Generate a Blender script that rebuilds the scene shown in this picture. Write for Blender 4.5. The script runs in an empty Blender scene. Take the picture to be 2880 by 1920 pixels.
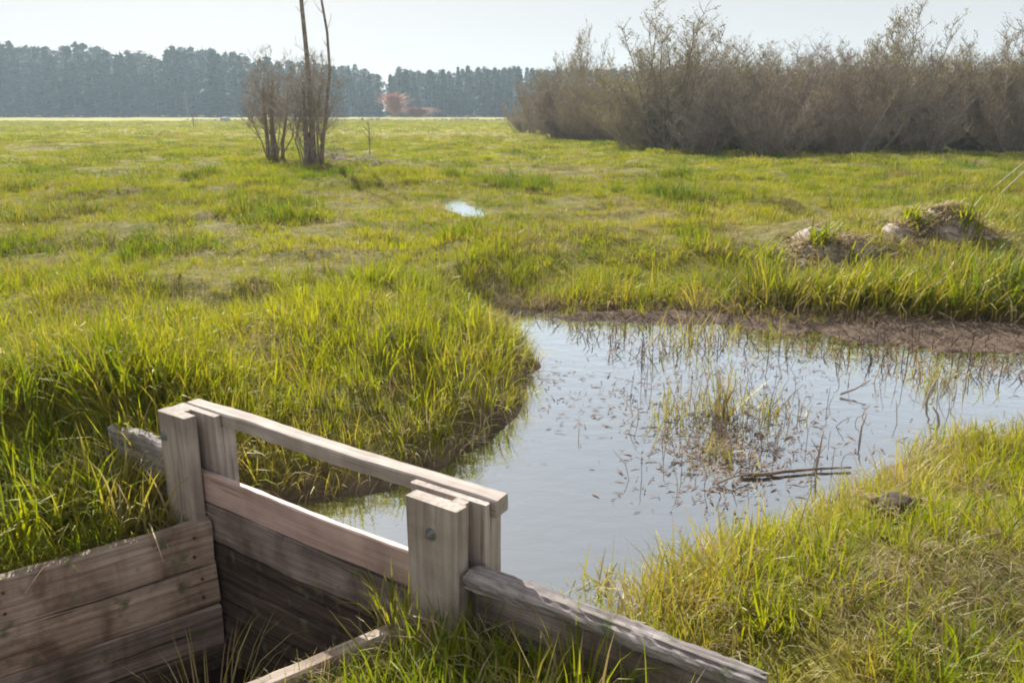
import bpy, bmesh, math, random
import numpy as np
from mathutils import Vector, Matrix

random.seed(7)
rng = np.random.default_rng(7)
S = bpy.context.scene
COL = S.collection

# ------------------------------------------------------------------ camera
FPX, HOR, CAMH = 2240.0, 315.0, 1.60            # focal length and horizon row in 2880 x 1920 pixels
PITCH = math.atan((960 - HOR) / FPX)
cam = bpy.data.cameras.new('camera')
cam_o = bpy.data.objects.new('camera', cam)
COL.objects.link(cam_o)
cam.sensor_fit = 'HORIZONTAL'
cam.sensor_width = 36.0
cam.lens = 36.0 * FPX / 2880.0
cam.clip_start = 0.05
cam.clip_end = 4000
cam_o.location = (0, 0, CAMH)
cam_o.rotation_euler = (math.pi / 2 - PITCH, 0, 0)
S.camera = cam_o

# ------------------------------------------------------------------ sky, sun, exposure
SUN_EL, SUN_AZ = math.radians(33), math.radians(-20)   # azimuth from +Y, negative = to the left
w = bpy.data.worlds.new('World')
S.world = w
w.use_nodes = True
wt = w.node_tree
wt.nodes.clear()
sky = wt.nodes.new('ShaderNodeTexSky')
sky.sky_type = 'NISHITA'
sky.sun_disc = False
sky.sun_elevation = SUN_EL
sky.sun_rotation = SUN_AZ
sky.altitude = 100
sky.air_density = 1.0
sky.dust_density = 1.5
sky.ozone_density = 1.5
SKY_STRENGTH = 0.040
bg = wt.nodes.new('ShaderNodeBackground')
bg.inputs['Strength'].default_value = SKY_STRENGTH
veil = wt.nodes.new('ShaderNodeMix')             # thin high cloud: an even pale veil over the whole sky
veil.data_type = 'RGBA'
veil.inputs['Factor'].default_value = 0.80
veil.inputs['B'].default_value = (9.3, 8.95, 9.05, 1)
wo = wt.nodes.new('ShaderNodeOutputWorld')
wt.links.new(sky.outputs['Color'], veil.inputs['A'])
wt.links.new(veil.outputs['Result'], bg.inputs['Color'])
wt.links.new(bg.outputs['Background'], wo.inputs['Surface'])

sun = bpy.data.lights.new('sun', 'SUN')
sun.energy = 5.0
sun.angle = math.radians(0.6)
sun.color = (1.0, 0.94, 0.85)
sun_o = bpy.data.objects.new('sun', sun)
COL.objects.link(sun_o)
sdir = Vector((math.sin(SUN_AZ) * math.cos(SUN_EL), math.cos(SUN_AZ) * math.cos(SUN_EL), math.sin(SUN_EL)))
sun_o.rotation_euler = (-sdir).to_track_quat('-Z', 'Y').to_euler()
sun_o.location = sdir * 50

S.view_settings.view_transform = 'Standard'
S.view_settings.look = 'None'
S.view_settings.exposure = 1.05
S.view_settings.gamma = 1
S.view_settings.use_curve_mapping = False
S.cycles.filter_width = 1.9
S.cycles.max_bounces = 8
S.cycles.diffuse_bounces = 3
S.cycles.transparent_max_bounces = 8
S.cycles.volume_bounces = 0


def at(u, v, z=0.4):
    """ground point seen at (u, v) of the 2352 x 1568 view, on the level z"""
    px, py = u * 2880 / 2352 - 1440, v * 2880 / 2352 - 960
    c, s = math.cos(PITCH), math.sin(PITCH)
    d = FPX * s + py * c
    k = (CAMH - z) / d
    return Vector((px * k, (FPX * c - py * s) * k, z))


# ------------------------------------------------------------------ noise
def _hash(ix, iy, seed):
    h = (ix.astype(np.int64) * 374761393 + iy.astype(np.int64) * 668265263 + seed * 1274126177) & 0xFFFFFFFF
    h = ((h ^ (h >> 13)) * 1274126177) & 0xFFFFFFFF
    return ((h ^ (h >> 16)) & 0xFFFFFF) / float(0xFFFFFF)


def vnoise(x, y, seed=0):
    x = np.asarray(x, float); y = np.asarray(y, float)
    ix, iy = np.floor(x), np.floor(y)
    fx, fy = x - ix, y - iy
    fx = fx * fx * (3 - 2 * fx); fy = fy * fy * (3 - 2 * fy)
    a, b = _hash(ix, iy, seed), _hash(ix + 1, iy, seed)
    c, d = _hash(ix, iy + 1, seed), _hash(ix + 1, iy + 1, seed)
    return (a * (1 - fx) + b * fx) * (1 - fy) + (c * (1 - fx) + d * fx) * fy


def fbm(x, y, seed=0, oct=3):
    v, a, t = 0, 1.0, 0
    for k in range(oct):
        v = v + a * vnoise(np.asarray(x) * 2 ** k, np.asarray(y) * 2 ** k, seed + k * 17)
        t += a; a *= 0.5
    return v / t - 0.5


def sstep(a, b, x):
    t = np.clip((x - a) / (b - a), 0, 1)
    return t * t * (3 - 2 * t)


def poly_sd(P, x, y):
    """signed distance to polygon, negative inside"""
    x = np.asarray(x, float); y = np.asarray(y, float)
    d2 = np.full(x.shape, 1e9); ins = np.zeros(x.shape, bool)
    n = len(P)
    for i in range(n):
        ax, ay = P[i]; bx, by = P[(i + 1) % n]
        ex, ey = bx - ax, by - ay
        t = np.clip(((x - ax) * ex + (y - ay) * ey) / (ex * ex + ey * ey + 1e-12), 0, 1)
        d2 = np.minimum(d2, (x - ax - t * ex) ** 2 + (y - ay - t * ey) ** 2)
        cond = ((ay > y) != (by > y)) & (x < (bx - ax) * (y - ay) / (by - ay + 1e-15) + ax)
        ins ^= cond
    return np.where(ins, -1, 1) * np.sqrt(d2)


# ------------------------------------------------------------------ node helpers / materials
def new_mat(name):
    m = bpy.data.materials.new(name)
    m.use_nodes = True
    nt = m.node_tree
    nt.nodes.clear()
    out = nt.nodes.new('ShaderNodeOutputMaterial')
    return m, nt, out


def N(nt, typ, **kw):
    n = nt.nodes.new(typ)
    for k, v in kw.items():
        if k in n.inputs:
            n.inputs[k].default_value = v
        else:
            setattr(n, k, v)
    return n


def ramp(nt, fac, stops):
    r = nt.nodes.new('ShaderNodeValToRGB')
    el = r.color_ramp.elements
    while len(el) < len(stops):
        el.new(0.5)
    for e, (p, c) in zip(el, stops):
        e.position = p; e.color = (*c, 1)
    nt.links.new(fac, r.inputs['Fac'])
    return r.outputs['Color']


def mixc(nt, fac, a, b, blend='MIX'):
    n = nt.nodes.new('ShaderNodeMix')
    n.data_type = 'RGBA'; n.blend_type = blend
    for val, key in ((fac, 'Factor'), (a, 'A'), (b, 'B')):
        if hasattr(val, 'links'):
            nt.links.new(val, n.inputs[key])
        else:
            n.inputs[key].default_value = val if key == 'Factor' else (*val, 1)
    return n.outputs['Result']


def wood_mat(name, dark, mid, light, rough=0.8, moss=0.0, stain=0.55):
    m, nt, out = new_mat(name)
    tc = N(nt, 'ShaderNodeTexCoord')
    oi = N(nt, 'ShaderNodeObjectInfo')
    off = N(nt, 'ShaderNodeVectorMath', operation='SCALE'); off.inputs['Scale'].default_value = 13.0
    comb = N(nt, 'ShaderNodeCombineXYZ')
    for k in 'XYZ':
        nt.links.new(oi.outputs['Random'], comb.inputs[k])
    nt.links.new(comb.outputs[0], off.inputs[0])
    add = N(nt, 'ShaderNodeVectorMath', operation='ADD')
    nt.links.new(tc.outputs['Object'], add.inputs[0]); nt.links.new(off.outputs[0], add.inputs[1])
    mp = N(nt, 'ShaderNodeMapping'); mp.inputs['Scale'].default_value = (2.2, 60, 60)
    nt.links.new(add.outputs[0], mp.inputs['Vector'])
    g = N(nt, 'ShaderNodeTexNoise', Scale=1.0, Detail=6.0, Roughness=0.65, Distortion=0.4)
    nt.links.new(mp.outputs[0], g.inputs['Vector'])
    b = N(nt, 'ShaderNodeTexNoise', Scale=7.0, Detail=4.0)
    nt.links.new(add.outputs[0], b.inputs['Vector'])
    c1 = ramp(nt, g.outputs['Fac'], [(0.28, dark), (0.5, mid), (0.72, light)])
    c2 = ramp(nt, b.outputs['Fac'], [(0.3, (0.62, 0.60, 0.58)), (0.65, (1.0, 1.0, 1.0))])
    c = mixc(nt, 0.8, c1, c2, 'MULTIPLY')
    mp2 = N(nt, 'ShaderNodeMapping'); mp2.inputs['Scale'].default_value = (5.0, 3.0, 2.2)
    nt.links.new(add.outputs[0], mp2.inputs['Vector'])
    st = N(nt, 'ShaderNodeTexNoise', Scale=1.3, Detail=7.0, Roughness=0.62, Distortion=0.25)
    nt.links.new(mp2.outputs[0], st.inputs['Vector'])
    c3 = ramp(nt, st.outputs['Fac'], [(0.36, (0.40, 0.35, 0.32)), (0.48, (0.82, 0.78, 0.75)), (0.6, (1.0, 1.0, 1.0))])
    c = mixc(nt, stain, c, c3, 'MULTIPLY')
    mp3 = N(nt, 'ShaderNodeMapping'); mp3.inputs['Scale'].default_value = (1.6, 42, 42)
    nt.links.new(add.outputs[0], mp3.inputs['Vector'])
    ck = N(nt, 'ShaderNodeTexNoise', Scale=1.0, Detail=2.0, Roughness=0.5, Distortion=0.2)
    nt.links.new(mp3.outputs[0], ck.inputs['Vector'])
    c4 = ramp(nt, ck.outputs['Fac'], [(0.64, (1.0, 1.0, 1.0)), (0.70, (0.30, 0.27, 0.25))])
    c = mixc(nt, min(1.0, stain + 0.2), c, c4, 'MULTIPLY')
    if moss > 0:
        ms = N(nt, 'ShaderNodeTexNoise', Scale=16.0, Detail=5.0)
        nt.links.new(add.outputs[0], ms.inputs['Vector'])
        mr = N(nt, 'ShaderNodeMapRange'); mr.inputs['From Min'].default_value = 0.62 - moss * 0.15; mr.inputs['From Max'].default_value = 0.72
        nt.links.new(ms.outputs['Fac'], mr.inputs['Value'])
        c = mixc(nt, mr.outputs['Result'], c, (0.10, 0.11, 0.06))
    p = N(nt, 'ShaderNodeBsdfPrincipled', Roughness=rough)
    nt.links.new(c, p.inputs['Base Color'])
    p.inputs['Specular IOR Level'].default_value = 0.4
    bmp = N(nt, 'ShaderNodeBump', Strength=0.55, Distance=0.004)
    nt.links.new(g.outputs['Fac'], bmp.inputs['Height'])
    nt.links.new(bmp.outputs[0], p.inputs['Normal'])
    nt.links.new(p.outputs[0], out.inputs['Surface'])
    return m


def leaf_mat(name, c_a, c_b, c_root, trans=0.5, gloss=0.06, tip=None):
    """blades: colour from the plant's own tint, from blade to blade and from root to tip (pale sheath)"""
    m, nt, out = new_mat(name)
    ti = N(nt, 'ShaderNodeAttribute', attribute_name='tint', attribute_type='INSTANCER')
    hu = N(nt, 'ShaderNodeAttribute', attribute_name='hue')
    al = N(nt, 'ShaderNodeAttribute', attribute_name='along')
    s = N(nt, 'ShaderNodeMath', operation='MULTIPLY_ADD'); s.inputs[1].default_value = 0.55
    sc = N(nt, 'ShaderNodeMath', operation='MULTIPLY'); sc.inputs[1].default_value = 0.5
    nt.links.new(hu.outputs['Fac'], sc.inputs[0])
    nt.links.new(ti.outputs['Fac'], s.inputs[0]); nt.links.new(sc.outputs[0], s.inputs[2])
    c = mixc(nt, s.outputs[0], c_a, c_b)
    r = N(nt, 'ShaderNodeMapRange'); r.inputs['From Min'].default_value = 0.0; r.inputs['From Max'].default_value = 0.3
    nt.links.new(al.outputs['Fac'], r.inputs['Value'])
    c = mixc(nt, r.outputs['Result'], c_root, c)
    if tip:
        r2 = N(nt, 'ShaderNodeMapRange'); r2.inputs['From Min'].default_value = 0.8; r2.inputs['From Max'].default_value = 1.05
        nt.links.new(al.outputs['Fac'], r2.inputs['Value'])
        c = mixc(nt, r2.outputs['Result'], c, tip)
    d = N(nt, 'ShaderNodeBsdfDiffuse'); t = N(nt, 'ShaderNodeBsdfTranslucent')
    nt.links.new(c, d.inputs['Color'])
    ct = mixc(nt, 1.0, c, (1.2, 1.1, 0.55), 'MULTIPLY')
    nt.links.new(ct, t.inputs['Color'])
    mx = N(nt, 'ShaderNodeMixShader'); mx.inputs['Fac'].default_value = trans
    nt.links.new(d.outputs[0], mx.inputs[1]); nt.links.new(t.outputs[0], mx.inputs[2])
    gl = N(nt, 'ShaderNodeBsdfGlossy', Roughness=0.5)
    gl.inputs['Color'].default_value = (0.9, 0.95, 0.8, 1)
    mg = N(nt, 'ShaderNodeMixShader'); mg.inputs['Fac'].default_value = gloss
    nt.links.new(mx.outputs[0], mg.inputs[1]); nt.links.new(gl.outputs[0], mg.inputs[2])
    nt.links.new(mg.outputs[0], out.inputs['Surface'])
    return m


def plain_mat(name, ca, cb, scale=6.0, rough=0.9, bump=0.3, coords='Object'):
    m, nt, out = new_mat(name)
    tc = N(nt, 'ShaderNodeTexCoord')
    n = N(nt, 'ShaderNodeTexNoise', Scale=scale, Detail=5.0)
    nt.links.new(tc.outputs[coords], n.inputs['Vector'])
    c = ramp(nt, n.outputs['Fac'], [(0.32, ca), (0.68, cb)])
    p = N(nt, 'ShaderNodeBsdfPrincipled', Roughness=rough)
    p.inputs['Specular IOR Level'].default_value = 0.25
    nt.links.new(c, p.inputs['Base Color'])
    if bump:
        b = N(nt, 'ShaderNodeBump', Strength=bump, Distance=0.01)
        nt.links.new(n.outputs['Fac'], b.inputs['Height']); nt.links.new(b.outputs[0], p.inputs['Normal'])
    nt.links.new(p.outputs[0], out.inputs['Surface'])
    return m


M_POST = wood_mat('sawn_grey_wood', (0.28, 0.24, 0.22), (0.42, 0.37, 0.335), (0.56, 0.50, 0.445), stain=0.35)
M_NEW = wood_mat('pinkish_new_wood', (0.40, 0.29, 0.255), (0.53, 0.395, 0.35), (0.64, 0.49, 0.43), rough=0.6, stain=0.35)
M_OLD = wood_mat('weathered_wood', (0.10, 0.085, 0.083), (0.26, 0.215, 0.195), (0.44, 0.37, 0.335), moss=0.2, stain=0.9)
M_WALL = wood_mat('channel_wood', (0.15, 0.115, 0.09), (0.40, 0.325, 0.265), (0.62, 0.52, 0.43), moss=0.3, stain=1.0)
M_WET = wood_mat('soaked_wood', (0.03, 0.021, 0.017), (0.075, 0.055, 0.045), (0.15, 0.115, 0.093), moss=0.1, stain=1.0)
M_LOG = wood_mat('grey_log_wood', (0.09, 0.08, 0.08), (0.30, 0.275, 0.27), (0.50, 0.46, 0.44), rough=0.9, moss=0.25)
M_BARK = plain_mat('bark', (0.15, 0.12, 0.10), (0.36, 0.30, 0.255), 14)
M_TWIG = plain_mat('twig_bark', (0.26, 0.225, 0.19), (0.46, 0.405, 0.345), 2.5, bump=0)
M_TWIG_RED = plain_mat('brown_twig_bark', (0.225, 0.185, 0.16), (0.41, 0.345, 0.30), 2.5, bump=0)
M_STRAW_STICK = plain_mat('pale_dead_stem', (0.34, 0.27, 0.19), (0.50, 0.42, 0.30), 9, bump=0.1)
M_SOIL = plain_mat('peaty_soil', (0.045, 0.034, 0.026), (0.12, 0.09, 0.07), 22, bump=0.8)
M_HEAP = plain_mat('dry_grey_earth', (0.25, 0.215, 0.19), (0.50, 0.445, 0.40), 15, bump=0.8)
M_RUST = plain_mat('rusty_iron', (0.05, 0.025, 0.015), (0.14, 0.065, 0.035), 60)
M_STEEL = plain_mat('galvanised_steel', (0.30, 0.32, 0.34), (0.45, 0.47, 0.50), 40, rough=0.35, bump=0.05)
M_STEEL.node_tree.nodes['Principled BSDF'].inputs['Metallic'].default_value = 0.9
M_DEADLEAF = plain_mat('soaked_dead_leaf', (0.07, 0.045, 0.032), (0.26, 0.18, 0.13), 12, bump=0)
M_GRASS = leaf_mat('green_blade', (0.080, 0.148, 0.007), (0.36, 0.375, 0.014), (0.24, 0.215, 0.04), trans=0.55, gloss=0.02)
M_SEDGE = leaf_mat('sedge_blade', (0.21, 0.22, 0.020), (0.43, 0.37, 0.06), (0.21, 0.13, 0.06), trans=0.45, tip=(0.26, 0.19, 0.09))
M_DRY = leaf_mat('dead_grass', (0.22, 0.17, 0.115), (0.50, 0.42, 0.27), (0.20, 0.145, 0.09), trans=0.3, gloss=0.015)
M_WILLOW = leaf_mat('young_willow_leaf', (0.20, 0.19, 0.06), (0.38, 0.34, 0.13), (0.16, 0.14, 0.06), trans=0.4, gloss=0.03)
M_NEEDLE = plain_mat('spruce_needles', (0.022, 0.040, 0.022), (0.055, 0.080, 0.040), 0.9, bump=0)
M_NEEDLE2 = plain_mat('pine_needles', (0.032, 0.050, 0.026), (0.075, 0.092, 0.045), 0.9, bump=0)
M_BIRCH = plain_mat('bare_birch_twigs', (0.13, 0.105, 0.09), (0.21, 0.17, 0.145), 0.9, bump=0)
M_REDBUSH = plain_mat('reddish_twigs', (0.42, 0.20, 0.17), (0.58, 0.34, 0.29), 0.9, bump=0)
M_WRAP = plain_mat('white_plastic_wrap', (0.40, 0.41, 0.42), (0.5, 0.5, 0.5), 3, rough=0.7, bump=0.05)


# ------------------------------------------------------------------ object helpers
def tag(o, label=None, cat=None, group=None, kind=None):
    if label: o['label'] = label
    if cat: o['category'] = cat
    if group: o['group'] = group
    if kind: o['kind'] = kind
    return o


def empty(name, loc, label, cat, group=None):
    o = bpy.data.objects.new(name, None)
    o.empty_display_size = 0.2
    o.location = loc
    COL.objects.link(o)
    return tag(o, label, cat, group)


class MB:
    def __init__(s):
        s.v = []; s.f = []; s.hue = []; s.along = []

    def vert(s, p, hue=0.5, al=1.0):
        s.v.append((p[0], p[1], p[2])); s.hue.append(hue); s.along.append(al)
        return len(s.v) - 1

    def tube(s, pts, rad, sides=3, cap=False):
        pts = [Vector(p) for p in pts]
        n = len(pts); base = len(s.v)
        h = random.random()
        for i, p in enumerate(pts):
            t = (pts[min(i + 1, n - 1)] - pts[max(i - 1, 0)])
            t = t.normalized() if t.length > 1e-9 else Vector((0, 0, 1))
            a = t.orthogonal().normalized() if i == 0 else (a - t * a.dot(t)).normalized()
            b = t.cross(a)
            for k in range(sides):
                ang = 2 * math.pi * k / sides
                s.vert(p + (a * math.cos(ang) + b * math.sin(ang)) * rad[i], h, i / (n - 1))
        for i in range(n - 1):
            for k in range(sides):
                k2 = (k + 1) % sides
                s.f.append((base + i * sides + k, base + i * sides + k2, base + (i + 1) * sides + k2, base + (i + 1) * sides + k))
        if cap:
            s.f.append(tuple(base + k for k in reversed(range(sides))))
            s.f.append(tuple(base + (n - 1) * sides + k for k in range(sides)))

    def ribbon(s, pts, wid, side, hue=0.5):
        """tapering blade along pts; side = width direction"""
        n = len(pts); base = len(s.v)
        for i, p in enumerate(pts):
            ww = wid[i] * 0.5
            if ww <= 1e-6 and i == n - 1:
                s.vert(p, hue, 1.0)
            else:
                s.vert((p[0] - side[0] * ww, p[1] - side[1] * ww, p[2] - side[2] * ww), hue, i / (n - 1))
                s.vert((p[0] + side[0] * ww, p[1] + side[1] * ww, p[2] + side[2] * ww), hue, i / (n - 1))
        for i in range(n - 1):
            a = base + 2 * i
            if i == n - 2 and wid[-1] <= 1e-6:
                s.f.append((a, a + 1, a + 2))
            else:
                s.f.append((a, a + 1, a + 3, a + 2))

    def box(s, lo, hi):
        b = len(s.v)
        for z in (lo[2], hi[2]):
            for x, y in ((lo[0], lo[1]), (hi[0], lo[1]), (hi[0], hi[1]), (lo[0], hi[1])):
                s.vert((x, y, z))
        for q in ((3, 2, 1, 0), (4, 5, 6, 7), (0, 1, 5, 4), (1, 2, 6, 5), (2, 3, 7, 6), (3, 0, 4, 7)):
            s.f.append(tuple(b + i for i in q))

    def mesh(s, name, mat, smooth=False):
        me = bpy.data.meshes.new(name)
        me.from_pydata(s.v, [], s.f)
        me.materials.append(mat)
        for nm, arr in (('hue', s.hue), ('along', s.along)):
            at_ = me.attributes.new(nm, 'FLOAT', 'POINT')
            at_.data.foreach_set('value', np.asarray(arr, np.float32))
        if smooth:
            me.polygons.foreach_set('use_smooth', np.ones(len(me.polygons), bool))
        me.update()
        return me

    def build(s, name, mat, parent=None, loc=(0, 0, 0), smooth=False):
        return put(name, s.mesh(name, mat, smooth), parent, loc)


def put(name, me, parent=None, loc=(0, 0, 0)):
    o = bpy.data.objects.new(name, me)
    o.location = loc
    if parent is not None: o.parent = parent
    COL.objects.link(o)
    return o


def board_mesh(name, L, T, Hh, mat, seed, ch=0.004, wob=0.002, nst=14):
    """one sawn board: X along its length, Y thickness, Z height, arrises eased, faces slightly uneven"""
    r = random.Random(seed)
    bm = bmesh.new()
    prof = [(-T / 2 + ch, -Hh / 2), (T / 2 - ch, -Hh / 2), (T / 2, -Hh / 2 + ch), (T / 2, Hh / 2 - ch),
            (T / 2 - ch, Hh / 2), (-T / 2 + ch, Hh / 2), (-T / 2, Hh / 2 - ch), (-T / 2, -Hh / 2 + ch)]
    rings = []
    ph = [r.uniform(0, 6.28) for _ in range(4)]
    for i in range(nst + 1):
        x = -L / 2 + L * i / nst
        dy = wob * math.sin(3.1 * i / nst * 2 + ph[0]); 
        ring = []
        for j, (y, z) in enumerate(prof):
            top = wob * 1.2 * math.sin(5 * i / nst * 2 + ph[1] + (z > 0) * 2) * (1 if z > 0 else -1)
            jit = r.uniform(-1, 1) * wob * 0.7
            ring.append(bm.verts.new((x + (r.uniform(-1, 1) * wob if i in (0, nst) else 0), y + dy + jit, z + top + jit)))
        rings.append(ring)
    for i in range(nst):
        for j in range(8):
            k = (j + 1) % 8
            bm.faces.new((rings[i][j], rings[i][k], rings[i + 1][k], rings[i + 1][j]))
    bm.faces.new(list(reversed(rings[0]))); bm.faces.new(rings[-1])
    bmesh.ops.recalc_face_normals(bm, faces=bm.faces)
    me = bpy.data.meshes.new(name)
    bm.to_mesh(me); bm.free()
    me.materials.append(mat)
    return me


def board(name, p0, p1, T, Hh, mat, parent, seed, upright=Vector((0, 0, 1)), **kw):
    """a board between two centre points; Hh is measured along 'upright'"""
    p0, p1 = Vector(p0), Vector(p1)
    X = (p1 - p0).normalized()
    Z = (upright - X * upright.dot(X)).normalized()
    Y = Z.cross(X)
    me = board_mesh(name, (p1 - p0).length, T, Hh, mat, seed, **kw)
    o = bpy.data.objects.new(name, me)
    R = Matrix((X, Y, Z)).transposed().to_4x4()
    org = parent.location if parent is not None else Vector()
    o.matrix_basis = Matrix.Translation((p0 + p1) / 2 - org) @ R
    if parent is not None: o.parent = parent
    COL.objects.link(o)
    return o


# ------------------------------------------------------------------ ground plan of the sluice
A0 = Vector((-1.1907, 2.4991, 0))
D = Vector((0.82944, -0.55859, 0))       # along the gate, left to right
NN = Vector((0.55859, 0.82944, 0))       # away from the camera, upstream
EW = Vector((0.8165, 0.5773, 0))         # direction of the channel walls, upstream
ZP = 0.37                                # level of the little puddle up the meadow
ZW = 0.20                                # water level of the pond


def G(a, n, z):
    p = A0 + D * a + NN * n
    return Vector((p.x, p.y, z))


QL = G(0.19, 0.045, 0)
QR = G(1.10, 0.045, 0)
CH_LEN = 2.0
chan_in = [QL, QR, QR - EW * CH_LEN, QL - EW * CH_LEN]
WL = Vector((-EW.y, EW.x, 0))            # to the left of the channel direction
T_W = 0.05
CH = [(QL + WL * T_W + NN * 0.02), (QR - WL * T_W + NN * 0.02), QR - WL * T_W - EW * CH_LEN, QL + WL * T_W - EW * CH_LEN]
CH = [(p.x, p.y) for p in CH]

# pond outline (at water level)
pond = [G(-0.02, 0.105, 0), at(690, 1155, ZW), at(860, 1140, ZW), at(1040, 1085, ZW), at(1090, 1030, ZW), at(1195, 975, ZW), at(1228, 935, ZW),
        at(1215, 880, ZW), at(1255, 843, ZW), at(1205, 785, ZW), at(1180, 742, ZW), at(1172, 728, ZW), at(1205, 722, ZW), at(1240, 722, ZW), at(1300, 716, ZW), at(1500, 730, ZW), at(1750, 738, ZW), at(2000, 748, ZW), at(2352, 770, ZW),
        at(2700, 790, ZW), at(2800, 900, ZW), at(2500, 985, ZW), at(2300, 1000, ZW), at(2150, 1015, ZW), at(2010, 1075, ZW), at(1965, 1150, ZW),
        at(1820, 1185, ZW), at(1700, 1205, ZW), at(1570, 1245, ZW), at(1490, 1310, ZW), at(1450, 1370, ZW), at(1400, 1420, ZW), G(1.55, 0.12, 0), G(1.2, 0.105, 0)]
POND = [(p.x, p.y) for p in pond]
pud = [at(1010, 468, ZP), at(1045, 456, ZP), at(1080, 466, ZP), at(1122, 490, ZP), at(1105, 506, ZP), at(1060, 502, ZP), at(1050, 488, ZP), at(1025, 482, ZP)]
PUD = [(p.x, p.y) for p in pud]
mud = [at(1240, 725, ZW), at(1500, 715, ZW), at(1900, 725, ZW), at(2352, 750, ZW), at(2700, 760, ZW), at(2700, 870, ZW), at(2352, 855, ZW), at(2250, 868, ZW), at(2120, 850, ZW),
       at(1950, 815, ZW), at(1720, 800, ZW), at(1560, 806, ZW), at(1440, 812, ZW), at(1385, 780, ZW), at(1330, 752, ZW)]
MUD = [(p.x, p.y) for p in mud]


def patch(u, v, ru, rv, z=0.4):
    c = at(u, v, z)
    rx = abs(at(u + ru, v, z).x - c.x)
    ry = abs(at(u, v - rv, z).y - at(u, v + rv, z).y) / 2
    return (c.x, c.y, rx, ry)


def pmask(lst, x, y):
    m = np.zeros(np.shape(x))
    for (cx, cy, rx, ry), wgt in lst:
        m = np.maximum(m, wgt * np.exp(-(((x - cx) / rx) ** 2 + ((y - cy) / ry) ** 2)))
    return m


MOUNDS = [(patch(1860, 560, 150, 34), 0.20), (patch(2130, 535, 95, 40), 0.30), (patch(2010, 520, 80, 22), 0.18), (patch(1000, 830, 220, 120), 0.12),
          (patch(1560, 575, 200, 25), 0.10), (patch(1100, 560, 110, 40), 0.06), (patch(150, 960, 200, 90), 0.10), (patch(2090, 1180, 110, 70), 0.07),
          (patch(1600, 1330, 160, 90), 0.05), (patch(2250, 650, 150, 50), 0.10), (patch(1680, 650, 120, 40), 0.07)]


def ground_h(x, y):
    x = np.asarray(x, float); y = np.asarray(y, float)
    dist = np.hypot(x, y)
    amp = np.clip(1.2 - dist / 60, 0.25, 1)
    z = 0.40 + amp * (0.16 * fbm(x * 0.33, y * 0.33, 3) + 0.27 * np.clip(fbm(x * 1.15, y * 1.15, 11, 2), -0.15, 0.5) + 0.12 * fbm(x * 2.6, y * 2.6, 23, 2))
    z = z + pmask([(p, h) for p, h in MOUNDS], x, y)
    # downstream side of the gate lies lower than the banks the wing walls hold back
    a = (x - A0.x) * D.x + (y - A0.y) * D.y
    n = (x - A0.x) * NN.x + (y - A0.y) * NN.y
    low = sstep(0.075, 0.04, n) * sstep(2.35, 1.98, a) * sstep(-1.1, -0.35, a)
    zl = 0.235 + 0.03 * fbm(x * 3, y * 3, 5) + 0.0 * a
    z = z * (1 - low) + zl * low
    near = y < 18
    if np.any(near):
        sd = np.full(x.shape, 9.0)
        sd[near] = poly_sd(POND, x[near], y[near])
        md = np.full(x.shape, 9.0)
        md[near] = poly_sd(MUD, x[near], y[near])
        sd = sd + np.where(sd < 5, 0.12 * fbm(x * 3.1, y * 3.1, 41), 0)
        up = sstep(0.045, 0.075, n) + (a < -0.4) + (a > 2.1)
        far_ = sstep(4.3, 5.0, y) * sstep(-0.3, 0.3, x)
        dsh = np.minimum(sd, np.where(md < 5, md, 9.0))
        t = (0.40 * sstep(-0.02, 0.20, sd) + 0.60 * sstep(0.08, 0.75, sd)) * (1 - far_) + far_ * (0.18 * sstep(0.0, 0.15, dsh) + 0.82 * sstep(0.10, 2.6, dsh))
        t = np.where(up > 0.5, t, 1.0)
        inside = ZW - 0.015 - 0.16 * sstep(0.0, 0.5, -sd)
        z = np.where(t < 1, inside * (1 - t) + np.maximum(z, ZW + 0.03) * t, np.maximum(z, ZW + 0.02))
        mw = sstep(0.04, -0.10, md)
        wid_ = 0.34 + 0.42 * sstep(0.8, 2.6, x)
        zm = ZW + 0.032 - 0.062 * np.clip(-sd, 0, 2) / wid_ + 0.095 * fbm(x * 3.0, y * 4.2, 77, 4)
        z = z * (1 - mw) + zm * mw
        pd = np.full(x.shape, 9.0)
        pd[near] = poly_sd(PUD, x[near], y[near])
        pd = pd + np.where(pd < 3, 0.34 * fbm(x * 2.6, y * 2.6, 43, 3), 0)
        rim = ZP + 0.025 - 0.10 * sstep(0.05, -0.25, pd)
        tp = sstep(0.25, 1.6, pd)
        z = np.where(pd < 1.6, rim * (1 - tp) + np.minimum(z, ZP + 0.02 + 0.10 * pd) * tp, z)
        cd = np.full(x.shape, 9.0)
        nn_ = y < 6
        cd[nn_] = poly_sd(CH, x[nn_], y[nn_])
        z = np.where(cd < 0, -0.55, z)
    return z


# ------------------------------------------------------------------ ground sheet
def axis(lo, hi, fine, grow, fine_r):
    pts = [0.0]
    while pts[-1] < hi:
        p = pts[-1]
        pts.append(p + max(fine, (p - fine_r) * grow))
    neg = [0.0]
    while neg[-1] > lo:
        p = -neg[-1]
        neg.append(-(p + max(fine, (p - fine_r) * grow)))
    return np.array(sorted(set(neg[1:] + pts)))


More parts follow.
